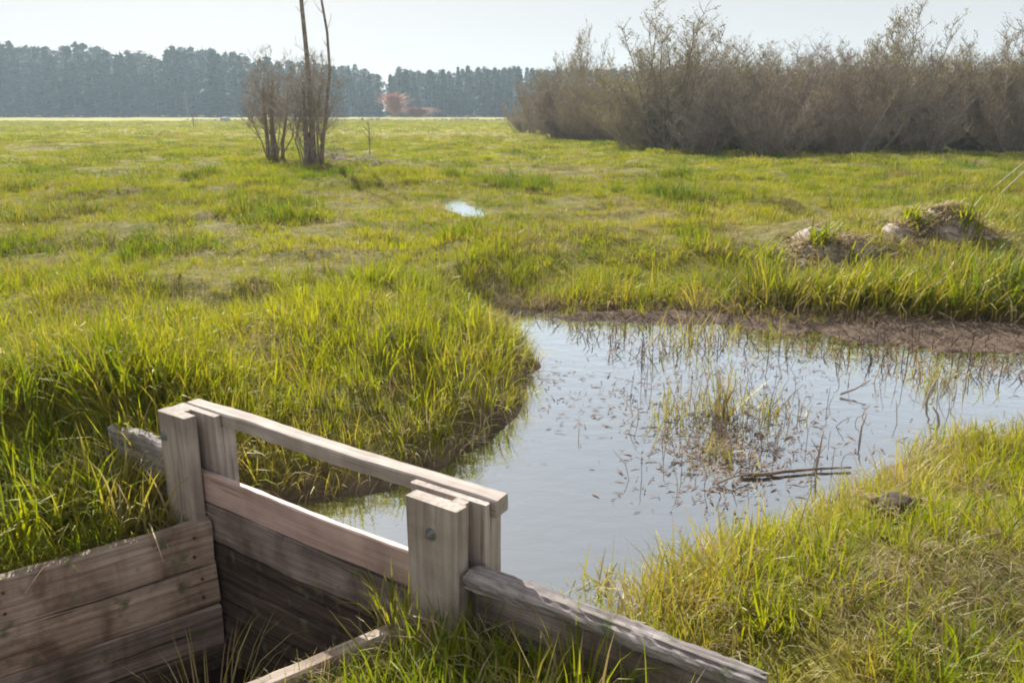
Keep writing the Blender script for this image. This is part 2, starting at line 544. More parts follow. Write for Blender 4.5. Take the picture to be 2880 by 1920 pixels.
gx = axis(-700, 700, 0.045, 0.022, 2.6)
gy = axis(-30, 750, 0.045, 0.020, 5.0)
GX, GY = np.meshgrid(gx, gy)
GZ = ground_h(GX.ravel(), GY.ravel())
nx, ny = len(gx), len(gy)
co = np.stack([GX.ravel(), GY.ravel(), GZ], 1)
ii = np.arange(nx * ny).reshape(ny, nx)
quads = np.stack([ii[:-1, :-1].ravel(), ii[:-1, 1:].ravel(), ii[1:, 1:].ravel(), ii[1:, :-1].ravel()], 1)
me = bpy.data.meshes.new('ground')
me.vertices.add(len(co)); me.vertices.foreach_set('co', co.ravel())
me.loops.add(quads.size); me.loops.foreach_set('vertex_index', quads.ravel().astype(np.int32))
me.polygons.add(len(quads)); me.polygons.foreach_set('loop_start', np.arange(0, quads.size, 4, dtype=np.int32))
me.polygons.foreach_set('loop_total', np.full(len(quads), 4, np.int32))
me.update(calc_edges=True)
me.polygons.foreach_set('use_smooth', np.ones(len(quads), bool))

DRY = [(patch(1740, 560, 80, 30), 0.9), (patch(780, 620, 130, 32), 0.9), (patch(620, 640, 70, 30), 0.6), (patch(215, 740, 80, 35), 0.9), (patch(400, 715, 80, 26), 0.7), (patch(590, 838, 60, 26), 0.9),
       (patch(170, 492, 60, 18), 0.6), (patch(500, 545, 60, 20), 0.6), (patch(1450, 490, 110, 22), 0.8), (patch(1290, 393, 160, 14), 0.9), (patch(800, 455, 90, 14), 0.8),
       (patch(1200, 550, 60, 16), 0.6), (patch(1860, 560, 110, 34), 1.0), (patch(2130, 535, 90, 36), 1.1), (patch(2000, 590, 220, 26), 0.8), (patch(2300, 560, 70, 22), 0.7),
       (patch(560, 720, 120, 26), 0.5), (patch(30, 620, 60, 40), 0.5), (patch(60, 340, 160, 14), 0.7), (patch(1250, 690, 60, 30), 0.6), (patch(1060, 1000, 130, 60), 0.8),
       (patch(1240, 830, 25, 40), 0.6), (patch(2150, 1420, 280, 130), 0.95), (patch(2250, 1080, 120, 50), 0.5), (patch(1750, 1480, 160, 60), 0.45), (patch(2330, 1260, 60, 60), 0.8), (patch(1950, 1480, 120, 60), 0.45), (patch(1480, 1300, 45, 60), 0.6),
       (patch(1050, 1530, 200, 40), 0.7), (patch(730, 1120, 120, 50), 0.5), (patch(2150, 1150, 80, 40), 0.5), (patch(1000, 310, 500, 10), 0.45), (patch(250, 560, 200, 16), 0.3)]
BARE = [(patch(1100, 1540, 130, 50, 0.25), 0.55), (patch(2060, 1150, 40, 24), 0.9), (patch(1750, 1310, 70, 24), 0.5), (patch(600, 1120, 150, 70), 0.12),
        (patch(2000, 590, 200, 20), 0.4), (patch(790, 620, 60, 20), 0.4)]
TALL = [(patch(1000, 830, 210, 110), 0.62), (patch(150, 1060, 230, 160), 0.75), (patch(1500, 690, 260, 40, 0.3), 1.0), (patch(1950, 700, 520, 46, 0.3), 1.35), (patch(2280, 690, 150, 60, 0.3), 1.5),
        (patch(1650, 1300, 180, 90), 0.15), (patch(850, 690, 130, 40), 0.35), (patch(2150, 1070, 120, 60), 0.35), (patch(1000, 1400, 120, 130, 0.25), 0.5), (patch(1500, 660, 200, 40), 0.5)]


SHADE_GREEN = [(patch(120, 1000, 230, 120), 1.0), (patch(1000, 960, 210, 70), 0.8), (patch(1950, 715, 480, 22), 0.7), (patch(1700, 640, 60, 40), 0.8), (patch(2290, 640, 90, 60), 0.7),  # darker green patches: shadow side of tall grass put into the tint
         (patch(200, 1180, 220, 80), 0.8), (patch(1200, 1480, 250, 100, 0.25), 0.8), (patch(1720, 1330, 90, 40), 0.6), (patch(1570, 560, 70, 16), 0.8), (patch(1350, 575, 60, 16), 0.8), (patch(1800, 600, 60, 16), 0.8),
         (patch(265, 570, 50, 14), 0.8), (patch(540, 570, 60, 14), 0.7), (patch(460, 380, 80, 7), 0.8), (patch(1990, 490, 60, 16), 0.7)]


def dryness(x, y):
    d = pmask(DRY, x, y)
    d2 = np.clip((fbm(x * 1.1, y * 1.1, 61, 3) - 0.10) * 3.8, 0, 0.8)
    d3 = np.clip((fbm(x * 2.6, y * 2.6, 71, 2) - 0.17) * 4.5, 0, 0.85) * sstep(3.0, 6.0, y)
    d2 = np.maximum(d2, d3)
    far = sstep(14, 40, y) * np.clip((fbm(x * 0.12, y * 0.3, 67, 3) - 0.02) * 2.0, 0, 0.5)
    return np.clip(np.maximum(np.maximum(d, d2), far), 0, 1.1)


dv = dryness(co[:, 0], co[:, 1]) * (co[:, 1] > 0)
sdm = np.full(len(co), 9.0); k_ = (co[:, 1] < 18) & (co[:, 1] > 0.5)
sdm[k_] = np.minimum(poly_sd(POND, co[k_, 0], co[k_, 1]), poly_sd(MUD, co[k_, 0], co[k_, 1]))
wetv = sstep(0.30, 0.0, sdm)
ca = me.attributes.new('dry', 'FLOAT', 'POINT'); ca.data.foreach_set('value', dv.astype(np.float32))
ca = me.attributes.new('wet', 'FLOAT', 'POINT'); ca.data.foreach_set('value', wetv.astype(np.float32))

m, nt, out = new_mat('meadow_ground')
tc = N(nt, 'ShaderNodeTexCoord')
n1 = N(nt, 'ShaderNodeTexNoise', Scale=9.0, Detail=8.0, Roughness=0.7)
n2 = N(nt, 'ShaderNodeTexNoise', Scale=0.55, Detail=6.0, Roughness=0.6)
mp = N(nt, 'ShaderNodeMapping'); mp.inputs['Scale'].default_value = (0.06, 0.16, 0.1)
n3 = N(nt, 'ShaderNodeTexNoise', Scale=1.0, Detail=7.0, Roughness=0.6)
nt.links.new(tc.outputs['Object'], n1.inputs['Vector']); nt.links.new(tc.outputs['Object'], n2.inputs['Vector'])
nt.links.new(tc.outputs['Object'], mp.inputs['Vector']); nt.links.new(mp.outputs[0], n3.inputs['Vector'])
n4 = N(nt, 'ShaderNodeTexNoise', Scale=75.0, Detail=4.0, Roughness=0.7, Distortion=1.5)
nt.links.new(tc.outputs['Object'], n4.inputs['Vector'])
green = ramp(nt, n1.outputs['Fac'], [(0.3, (0.10, 0.11, 0.018)), (0.55, (0.18, 0.19, 0.020)), (0.75, (0.28, 0.26, 0.06))])
thatch = ramp(nt, n4.outputs['Fac'], [(0.36, (0.22, 0.17, 0.12)), (0.5, (0.75, 0.66, 0.5)), (0.66, (1.5, 1.3, 1.0))])
green = mixc(nt, 0.85, green, thatch, 'MULTIPLY')
farg = ramp(nt, n3.outputs['Fac'], [(0.3, (0.21, 0.215, 0.016)), (0.5, (0.30, 0.285, 0.028)), (0.7, (0.38, 0.33, 0.075))])
sx = N(nt, 'ShaderNodeSeparateXYZ'); nt.links.new(tc.outputs['Object'], sx.inputs[0])
fr = N(nt, 'ShaderNodeMapRange'); fr.inputs['From Min'].default_value = 12; fr.inputs['From Max'].default_value = 55
nt.links.new(sx.outputs['Y'], fr.inputs['Value'])
c = mixc(nt, fr.outputs['Result'], green, farg)
soil = ramp(nt, n1.outputs['Fac'], [(0.3, (0.10, 0.085, 0.045)), (0.7, (0.27, 0.23, 0.13))])
ad = N(nt, 'ShaderNodeAttribute', attribute_name='dry')
dfac = N(nt, 'ShaderNodeMath', operation='MULTIPLY'); dfac.inputs[1].default_value = 0.6
nt.links.new(ad.outputs['Fac'], dfac.inputs[0])
c = mixc(nt, dfac.outputs[0], c, soil)
aw = N(nt, 'ShaderNodeAttribute', attribute_name='wet')
mudc = ramp(nt, n1.outputs['Fac'], [(0.3, (0.05, 0.036, 0.027)), (0.7, (0.20, 0.15, 0.11))])
c = mixc(nt, aw.outputs['Fac'], c, mudc)
p = N(nt, 'ShaderNodeBsdfPrincipled', Roughness=0.95)
p.inputs['Specular IOR Level'].default_value = 0.15
nt.links.new(c, p.inputs['Base Color'])
bmp = N(nt, 'ShaderNodeBump', Strength=0.8, Distance=0.05)
nt.links.new(n1.outputs['Fac'], bmp.inputs['Height']); nt.links.new(bmp.outputs[0], p.inputs['Normal'])
nt.links.new(p.outputs[0], out.inputs['Surface'])
me.materials.append(m)
tag(put('ground', me), kind='structure')

# ------------------------------------------------------------------ water
m, nt, out = new_mat('pond_water')
tc = N(nt, 'ShaderNodeTexCoord')
mp = N(nt, 'ShaderNodeMapping'); mp.inputs['Scale'].default_value = (1.0, 1.9, 1.0); mp.inputs['Rotation'].default_value = (0, 0, 0.3)
nt.links.new(tc.outputs['Object'], mp.inputs['Vector'])
wn = N(nt, 'ShaderNodeTexNoise', Scale=6.5, Detail=3.0, Roughness=0.5)
nt.links.new(mp.outputs[0], wn.inputs['Vector'])
bmp = N(nt, 'ShaderNodeBump', Strength=0.16, Distance=0.02)
nt.links.new(wn.outputs['Fac'], bmp.inputs['Height'])
fz = N(nt, 'ShaderNodeFresnel', IOR=1.33); nt.links.new(bmp.outputs[0], fz.inputs['Normal'])
boost = N(nt, 'ShaderNodeMapRange'); boost.inputs['From Min'].default_value = 0.03; boost.inputs['From Max'].default_value = 0.22; boost.inputs['To Min'].default_value = 0.52; boost.inputs['To Max'].default_value = 1.0
nt.links.new(fz.outputs[0], boost.inputs['Value'])
df = N(nt, 'ShaderNodeBsdfDiffuse'); df.inputs['Color'].default_value = (0.045, 0.040, 0.030, 1)
gl = N(nt, 'ShaderNodeBsdfGlossy', Roughness=0.015); gl.inputs['Color'].default_value = (0.87, 0.95, 1, 1)
nt.links.new(bmp.outputs[0], gl.inputs['Normal'])
mx = N(nt, 'ShaderNodeMixShader')
nt.links.new(boost.outputs[0], mx.inputs[0]); nt.links.new(df.outputs[0], mx.inputs[1]); nt.links.new(gl.outputs[0], mx.inputs[2])
nt.links.new(mx.outputs[0], out.inputs['Surface'])
M_WATER = m


def sheet(name, pts, z, mat):
    bm = bmesh.new()
    f = bm.faces.new([bm.verts.new((p[0], p[1], z)) for p in pts])
    bmesh.ops.triangulate(bm, faces=[f])
    for f in bm.faces:
        if f.normal.z < 0: f.normal_flip()
    me = bpy.data.meshes.new(name); bm.to_mesh(me); bm.free(); me.materials.append(mat)
    return tag(put(name, me), kind='structure')


wl = [G(-0.02, 0.078, 0), at(560, 1130, ZW), at(700, 1060, ZW), at(950, 980, ZW), at(1130, 880, ZW), at(1130, 740, ZW), at(1180, 690, ZW), at(1300, 690, ZW), at(2352, 725, ZW), at(2900, 760, ZW), at(2900, 1020, ZW), at(2352, 1075, ZW), at(2100, 1140, ZW),
      at(2030, 1230, ZW), at(1700, 1300, ZW), at(1540, 1440, ZW), G(1.85, 0.10, 0), G(1.30, 0.078, 0)]
sheet('pond_water', wl, ZW, M_WATER)
sheet('puddle_water', [at(970, 478, ZP), at(1040, 446, ZP), at(1120, 455, ZP), at(1165, 498, ZP), at(1110, 522, ZP), at(1030, 515, ZP)], ZP, M_WATER)
m, nt, out = new_mat('dark_ditch_water')
p = N(nt, 'ShaderNodeBsdfPrincipled', Roughness=0.06)
p.inputs['Base Color'].default_value = (0.018, 0.013, 0.010, 1)
nt.links.new(p.outputs[0], out.inputs['Surface'])
ci = [QL + WL * 0.02, QR - WL * 0.02, QR - WL * 0.02 - EW * CH_LEN, QL + WL * 0.02 - EW * CH_LEN]
sheet('ditch_water', ci, -0.30, m)

# ------------------------------------------------------------------ the sluice gate
gate = empty('sluice_gate', G(0.63, 0.07, 0.0), 'wooden sluice gate with two post pairs, a top rail and stacked boards in the slot', 'sluice gate')
TOP = 0.64
for i, (a0, a1, rx0, rx1, gx0, gx1) in enumerate(((0.0, 0.150, 0.03, 0.205, 0.0, 0.207), (1.10, 1.268, 1.06, 1.300, 1.055, 1.305))):
    am = (a0 + a1) / 2
    fp = board('front_post', G(am, 0.0225, -0.55), G(am, 0.0225, TOP), 0.045, a1 - a0, M_POST, gate, 10 + i, upright=D, nst=10, wob=0.0022)
    am, ww = (gx0 + gx1) / 2, gx1 - gx0
    board('guide_post', G(am, 0.086, -0.55), G(am, 0.086, TOP - 0.003), 0.024, ww, M_POST, gate, 20 + i, upright=D, nst=10)
    board('rear_post', G(am, 0.1275, -0.55), G(am, 0.1275, TOP - 0.048), 0.053, ww - 0.012, M_POST, gate, 30 + i, upright=D, nst=10)
    sa = 0.045 if i == 0 else 1.235
    board('spacer', G(sa, 0.0595, -0.5), G(sa, 0.0595, TOP - 0.002), 0.026, 0.08 if i == 0 else 0.04, M_POST, gate, 40 + i, upright=D, nst=6)
    # bolt with washer on the post face
    bz = TOP - 0.085
    ba = 0.028 if i == 0 else 1.185
    mb = MB()
    bp = G(ba, 0.0, bz) - gate.location
    fwd = -NN
    mb.tube([bp - fwd * 0.002, bp + fwd * 0.004], [0.017, 0.017], 14, cap=True)
    bo = mb.build('washer', M_STEEL, gate)
    mb = MB(); mb.tube([bp + fwd * 0.003, bp + fwd * 0.013], [0.0105, 0.0105], 6, cap=True)
    mb.tube([bp + fwd * 0.012, bp + fwd * 0.021], [0.006, 0.005], 8, cap=True)
    mb.build('bolt', M_STEEL, gate)
board('rail', G(0.012, 0.1275, TOP - 0.0225), G(1.318, 0.1275, TOP - 0.0225), 0.056, 0.046, M_POST, gate, 51, nst=22, wob=0.0018)
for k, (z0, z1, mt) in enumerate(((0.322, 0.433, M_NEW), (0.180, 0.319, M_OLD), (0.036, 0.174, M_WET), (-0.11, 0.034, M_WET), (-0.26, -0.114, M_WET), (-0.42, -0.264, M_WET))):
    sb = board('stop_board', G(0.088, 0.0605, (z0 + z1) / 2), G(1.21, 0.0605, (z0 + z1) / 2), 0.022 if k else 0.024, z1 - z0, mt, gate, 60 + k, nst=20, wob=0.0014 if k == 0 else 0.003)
    if k == 0: sb['label'] = 'newer pinkish board at the top of the stack'

# channel walls (three boards deep are in view)
for nm, q, sgn, lab in (('left', QL, 1, 'weathered plank wall lining the left side of the ditch below the gate'),
                        ('right', QR, -1, 'half buried plank wall along the grassy right side of the ditch')):
    off = WL * (sgn * T_W / 2)
    base = q + off
    wall = empty('channel_wall', (base.x, base.y, -0.5), lab, 'retaining wall')
    zt = 0.272
    tip = 0.012 if sgn > 0 else 0.045
    for k, hh in enumerate((0.168, 0.160, 0.158, 0.15, 0.15)):
        zc = zt - hh / 2
        p0 = base - EW * CH_LEN; p1 = base - EW * tip
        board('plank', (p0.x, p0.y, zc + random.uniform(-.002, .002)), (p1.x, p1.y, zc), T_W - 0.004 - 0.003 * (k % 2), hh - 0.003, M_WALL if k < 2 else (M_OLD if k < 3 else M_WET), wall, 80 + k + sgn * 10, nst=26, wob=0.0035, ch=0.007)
        zt -= hh

for wz in (0.225, 0.155, 0.065, -0.005):
    for back in (0.07, 0.62):
        if back > 0.5 and wz < 0.1: continue
        wall_ = bpy.data.objects['channel_wall']
        q = QL - EW * (back + random.uniform(-.01, .01)); q = Vector((q.x, q.y, wz)) - WL * 0.0005 - wall_.location
        mb = MB(); mb.tube([q + WL * 0.01, q - WL * 0.0025], [0.005, 0.005], 8, cap=True)
        mb.build('nail', M_RUST, wall_)
# wing walls upstream bank
lw = empty('wing_wall', G(-0.35, 0.05, 0), 'short weathered plank wing sunk in tall grass beside the left gate post', 'retaining wall')
board('plank', G(-0.38, 0.052, 0.415), G(-0.012, 0.046, 0.425), 0.045, 0.15, M_LOG, lw, 101, nst=16, wob=0.004, ch=0.008)
board('plank', G(-0.50, 0.056, 0.275), G(-0.012, 0.050, 0.275), 0.045, 0.16, M_OLD, lw, 102, nst=16, wob=0.004, ch=0.008)
board('plank', G(-0.50, 0.056, 0.10), G(-0.012, 0.050, 0.10), 0.045, 0.17, M_OLD, lw, 103, nst=16, wob=0.004, ch=0.008)
rw = empty('wing_wall', G(1.6, 0.06, 0), 'plank wing capped by a grey weathered log running from the right gate post', 'retaining wall')
def log_mesh(L, r0, seed, name='cap_log'):
    """weathered round log along X, ribbed by drying cracks, sawn at both ends"""
    rr = random.Random(seed); nst, ns = 44, 22
    prof = [1 + 0.10 * rr.uniform(-1, 1) for _ in range(ns)]
    for k in (2, 5, 8, 13, 18): prof[k] -= 0.2
    bm = bmesh.new(); rings = []
    for i in range(nst + 1):
        t = i / nst; x = L * t
        rad = r0 * (1 - 0.16 * t) * (1 + 0.05 * math.sin(t * 13) + 0.03 * math.sin(t * 31 + 1))
        bend = 0.006 * math.sin(t * 5) ; x = x + (rr.uniform(-.006, .006) if i in (0, nst) else 0)
        ring = []
        for k in range(ns):
            ang = 2 * math.pi * (k + 0.2 * math.sin(t * 4)) / ns
            q = rad * (prof[k] + 0.07 * rr.uniform(-1, 1) - (0.25 * rr.random() if i in (0, nst) else 0))
            ring.append(bm.verts.new((x + (rr.uniform(-.012, .012) if i in (0, nst) else 0), math.cos(ang) * q * 1.1 + bend, max(min(math.sin(ang), 0.72), -0.75) * q * 1.0)))
        rings.append(ring)
    for i in range(nst):
        for k in range(ns):
            bm.faces.new((rings[i][k], rings[i][(k + 1) % ns], rings[i + 1][(k + 1) % ns], rings[i + 1][k]))
    bm.faces.new(list(reversed(rings[0]))); bm.faces.new(rings[-1])
    bmesh.ops.recalc_face_normals(bm, faces=bm.faces)
    me = bpy.data.meshes.new('cap_log'); bm.to_mesh(me); bm.free(); me.materials.append(M_LOG)
    return me


l0, l1 = G(1.282, 0.030, 0.452), G(2.03, 0.052, 0.455)
lo = put('cap_log', log_mesh((l1 - l0).length, 0.034, 4), rw)
X = (l1 - l0).normalized(); Y = Vector((0, 0, 1)).cross(X).normalized(); Z = X.cross(Y)
lo.matrix_basis = Matrix.Translation(l0 - rw.location) @ Matrix((X, Y, Z)).transposed().to_4x4()
for k, (zc, hh) in enumerate(((0.345, 0.15), (0.19, 0.15), (0.02, 0.18))):
    board('plank', G(1.31, 0.044, zc), G(2.0, 0.056, zc), 0.035, hh, M_OLD, rw, 110 + k, nst=16, wob=0.003, ch=0.006)

# ------------------------------------------------------------------ haze
haze = MB(); haze.box((-705, -35, -1.6), (705, 755, 34))
m, nt, out = new_mat('thin_haze')
pv = N(nt, 'ShaderNodeVolumePrincipled')
pv.inputs['Color'].default_value = (0.66, 0.86, 1.0, 1)
pv.inputs['Density'].default_value = 0.0010
pv.inputs['Anisotropy'].default_value = 0.2
nt.links.new(pv.outputs[0], out.inputs['Volume'])
hz = haze.build('haze', m)
tag(hz, kind='stuff')
gmin = float(GZ.min())


# ------------------------------------------------------------------ far forest
def spruce(seed, h=1.0, wid=0.13, mat=None):
    """unit-height conifer: drooping fronds in whorls round a thin trunk"""
    r = random.Random(seed)
    mb = MB()
    n = 26
    for i in range(n):
        t = i / n
        z = 0.06 + 0.92 * t
        rad = wid * (1 - t) ** 0.75 * r.uniform(0.7, 1.15) + 0.006
        for k in range(7 if t < 0.8 else 4):
            a = r.uniform(0, 6.283)
            dx, dy = math.cos(a), math.sin(a)
            rl = rad * r.uniform(0.7, 1.2)
            zz = z + r.uniform(-0.015, 0.015)
            mb.ribbon([(0, 0, zz + 0.02), (dx * rl * 0.6, dy * rl * 0.6, zz), (dx * rl, dy * rl, zz - 0.035 * r.uniform(0.5, 1.4))],
                      [0.03, 0.05 + rad * 0.35, 0.0], (-dy, dx, r.uniform(-0.3, 0.3)))
    mb.ribbon([(0, 0, 0.93), (0, 0, 1.03)], [0.012, 0.0], (1, 0, 0))
    mb.ribbon([(0, 0, 0.93), (0, 0, 1.03)], [0.012, 0.0], (0, 1, 0))
    return mb.mesh('crown', mat)


def pine(seed, mat):
    r = random.Random(seed)
    mb = MB()
    for i in range(150):
        t = r.random()
        z = 0.42 + 0.58 * t
        rad = 0.13 * math.sin(min(1, (1 - t) * 1.3 + 0.1) * 1.5)
        a = r.uniform(0, 6.283); q = rad * math.sqrt(r.random())
        x, y = math.cos(a) * q, math.sin(a) * q
        s = r.uniform(0.02, 0.045)
        dx, dy = math.cos(a + 1.2), math.sin(a + 1.2)
        mb.ribbon([(x - dx * s, y - dy * s, z - s * 0.3), (x, y, z + s * 0.2), (x + dx * s, y + dy * s, z - s * 0.3)], [0.01, s * 1.5, 0.0], (-dy * 0.6, dx * 0.6, r.uniform(-0.9, 0.9)))
    return mb.mesh('crown', mat)


def bare_far(seed, mat, n=150):
    r = random.Random(seed)
    mb = MB()
    for i in range(n):
        a = r.uniform(0, 6.283); z0 = r.uniform(0.15, 0.7)
        q = r.uniform(0.05, 0.24) * (1 - abs(z0 - 0.5)); l = r.uniform(0.12, 0.32)
        dx, dy = math.cos(a), math.sin(a)
        mb.ribbon([(dx * 0.02, dy * 0.02, z0), (dx * q * 0.6, dy * q * 0.6, z0 + l * 0.6), (dx * q, dy * q, z0 + l)], [0.012, 0.010, 0.004], (-dy, dx, 0))
    return mb.mesh('crown', mat)


def trunk_mesh(rad=0.010, h=0.95):
    mb = MB(); mb.tube([(0, 0, -0.02), (0, 0, h * 0.5), (0, 0, h)], [rad, rad * 0.7, rad * 0.2], 5)
    return mb.mesh('trunk', M_BARK)


TRUNK = trunk_mesh()
CROWNS = [spruce(1, wid=0.12, mat=M_NEEDLE), spruce(2, wid=0.15, mat=M_NEEDLE), spruce(3, wid=0.10, mat=M_NEEDLE), spruce(4, wid=0.135, mat=M_NEEDLE),
          pine(5, M_NEEDLE2), pine(6, M_NEEDLE2), bare_far(7, M_BIRCH)]


def far_tree(x, y, h, k, fat=1.0, name='spruce_tree', label='dark conifer in the hazy forest at the far side of the meadow', group='far forest trees', cat='tree'):
    r_ = empty(name, (x, y, 0.35), label, cat, group)
    r_.rotation_euler = (0, 0, random.uniform(0, 6.28))
    r_.scale = (h * fat, h * fat, h)
    put('trunk', TRUNK, r_); put('crown', CROWNS[k], r_)
    return r_


def skyline(u):
    """top of the forest in view rows for a view column"""
    pts = [(-80, 92), (0, 90), (60, 98), (130, 104), (200, 95), (260, 108), (330, 112), (400, 94), (450, 98), (500, 106), (560, 118), (640, 126), (720, 138), (800, 148), (868, 158), (879, 176),
           (884, 205), (890, 160), (920, 150), (1000, 158), (1060, 150), (1120, 152), (1200, 146), (1280, 150), (1400, 150), (1700, 152), (2500, 150)]
    return float(np.interp(u, [p[0] for p in pts], [p[1] for p in pts]))


def tree_h(x, y):
    u = 1176 + x / (y * math.cos(PITCH) + (CAMH - 10) * math.sin(PITCH)) * FPX / 1.22449
    v = skyline(u)
    py = v * 1.22449 - 960
    c, s = math.cos(PITCH), math.sin(PITCH)
    return u, CAMH + y * -(FPX * s + py * c) / (FPX * c - py * s) - 0.35


cnt = 0
for row, (yy, nrow, jit) in enumerate(((196, 118, 5), (205, 118, 5))):
    for i in range(nrow):
        x = -158 + 250 * (i + 0.5 * row) / nrow + random.uniform(-0.7, 0.7)
        y = yy + random.uniform(-jit, jit)
        u, h = tree_h(x, y)
        if 872 < u < 893: continue
        h *= (random.uniform(0.86, 1.0) if row else random.uniform(0.55, 0.95)) * (0.93 + 0.14 * float(vnoise(x * 0.12, row * 9.0, 55)))
        pine_ = random.random() < 0.22 and row
        k = random.choice((4, 5)) if pine_ else random.choice((0, 1, 2, 3))
        nm = 'pine_tree' if pine_ else 'spruce_tree'
        if 385 < u < 470 and row == 0 and random.random() < 0.55:
            far_tree(x, y - 6, h * 0.62, 6, 1.2, 'birch_tree', 'pale leafless tree in front of the dark far forest at left', 'bare trees before the far forest')
        far_tree(x, y, h, k, random.uniform(1.2, 2.0), nm,
                 'rounded pine in the hazy forest at the far side of the meadow' if pine_ else 'dark pointed spruce in the hazy forest at the far side of the meadow',
                 'far forest pines' if pine_ else 'far forest spruces')
        cnt += 1


# instanced ground cover: one object of points, each point carries its own rotation, size, kind and tint
def scatter(name, P, rot, scl, idx, tint, sources, kind='stuff'):
    me = bpy.data.meshes.new(name)
    n = len(P)
    me.vertices.add(n); me.vertices.foreach_set('co', np.asarray(P, np.float32).ravel())
    for nm, typ, arr, key in (('rot', 'FLOAT_VECTOR', rot, 'vector'), ('scl', 'FLOAT_VECTOR', scl, 'vector'), ('idx', 'INT', idx, 'value'), ('tint', 'FLOAT', tint, 'value')):
        a_ = me.attributes.new(nm, typ, 'POINT')
        a_.data.foreach_set(key, np.asarray(arr, np.int32 if typ == 'INT' else np.float32).ravel())
    me.update()
    o = put(name, me)
    col = bpy.data.collections.new(name + '_kinds')
    for k, sm in enumerate(sources):
        so = bpy.data.objects.new('%s_%02d' % (name, k), sm)
        col.objects.link(so)
    ng = bpy.data.node_groups.new(name + '_nodes', 'GeometryNodeTree')
    ng.interface.new_socket('Geometry', in_out='INPUT', socket_type='NodeSocketGeometry')
    ng.interface.new_socket('Geometry', in_out='OUTPUT', socket_type='NodeSocketGeometry')
    gi, go = ng.nodes.new('NodeGroupInput'), ng.nodes.new('NodeGroupOutput')
    iop = ng.nodes.new('GeometryNodeInstanceOnPoints')
    ci_ = ng.nodes.new('GeometryNodeCollectionInfo')
    ci_.inputs['Collection'].default_value = col
    ci_.inputs['Separate Children'].default_value = True
    ci_.inputs['Reset Children'].default_value = True
    iop.inputs['Pick Instance'].default_value = True

    def attr(nm, typ):
        a_ = ng.nodes.new('GeometryNodeInputNamedAttribute'); a_.data_type = typ; a_.inputs['Name'].default_value = nm
        return a_.outputs['Attribute']
    e2r = ng.nodes.new('FunctionNodeEulerToRotation')
    ng.links.new(attr('rot', 'FLOAT_VECTOR'), e2r.inputs[0])
    ng.links.new(gi.outputs[0], iop.inputs['Points']); ng.links.new(ci_.outputs[0], iop.inputs['Instance'])
    ng.links.new(attr('idx', 'INT'), iop.inputs['Instance Index']); ng.links.new(e2r.outputs[0], iop.inputs['Rotation'])
    ng.links.new(attr('scl', 'FLOAT_VECTOR'), iop.inputs['Scale'])
    ng.links.new(iop.outputs[0], go.inputs[0])
    md_ = o.modifiers.new('scatter', 'NODES'); md_.node_group = ng
    tag(o, kind=kind)
    return o


# the depth of the forest behind its front rows
n = 1300
fx = rng.uniform(-190, 175, n); fy = rng.uniform(212, 262, n)
fh = np.empty(n); keep = np.ones(n, bool)
for i in range(n):
    u, h = tree_h(fx[i], fy[i]); fh[i] = h * random.uniform(0.74, 0.97)
    if 868 < u < 897: keep[i] = False
fx, fy, fh = fx[keep], fy[keep], fh[keep]; n = len(fx)
scatter('forest', np.stack([fx, fy, np.full(n, 0.3)], 1), np.stack([np.zeros(n), np.zeros(n), rng.uniform(0, 6.28, n)], 1),
        np.stack([fh * 1.7, fh * 1.7, fh], 1), rng.integers(0, 6, n), rng.random(n), CROWNS[:6])

# reddish bush, bale and bits at the far edge of the field
CROWNS.append(bare_far(31, M_REDBUSH, 420))
p = at(916, 268, 0.4)
p = Vector((916 - 1176, 0, 0)) * (150 * 1.0 / 1829) + Vector((0, 150, 0.35))
rb = empty('red_bush', p, 'rounded reddish bush standing before the gap in the far forest', 'bush')
rb.scale = (20, 14, 4.9)
put('branches', CROWNS[-1], rb)
p2 = Vector(((965 - 1176) * 150 / 1829, 151, 0.35))
rb2 = empty('red_bush', p2, 'low pinkish brush stretching right from the round reddish bush', 'bush')
rb2.scale = (26, 8, 2.2)
put('branches', CROWNS[-1], rb2)
mb = MB()
mb.tube([(-0.7, 0, 0.3), (-0.42, 0, 0.3), (0.42, 0, 0.3), (0.5, 0, 0.3)], [0.2, 0.3, 0.3, 0.2], 18, cap=True)
bl = mb.build('bale', M_WRAP, None, ((543 - 1176) * 105 / 1829, 105, 0.35), True)
tag(bl, 'tiny white wrapped bale at the far field edge left of the bare bushes', 'bale')
# dark ditch-side strip of rough growth across the far field
for nm, u0, u1, yy, lab in (('hedge_strip', 455, 1180, 118, 'thin dark strip of rough growth crossing the far field below the forest'),):
    mb = MB(); r = random.Random(5)
    x0, x1 = (u0 - 1176) * yy / 1829, (u1 - 1176) * yy / 1829
    for i in range(1500):
        x = r.uniform(x0, x1); y = yy + r.uniform(-0.8, 0.8); h = r.uniform(0.15, 0.42) * (0.5 + 0.8 * float(vnoise(x * 0.3, 0, 9)))
        a = r.uniform(0, 3.14)
        mb.ribbon([(x, y, 0.3), (x + r.uniform(-.2, .2), y, 0.36 + h)], [0.14, 0.05], (math.cos(a), math.sin(a), 0))
    o = mb.build('rough_growth', M_TWIG); tag(o, lab, 'undergrowth', kind='stuff')


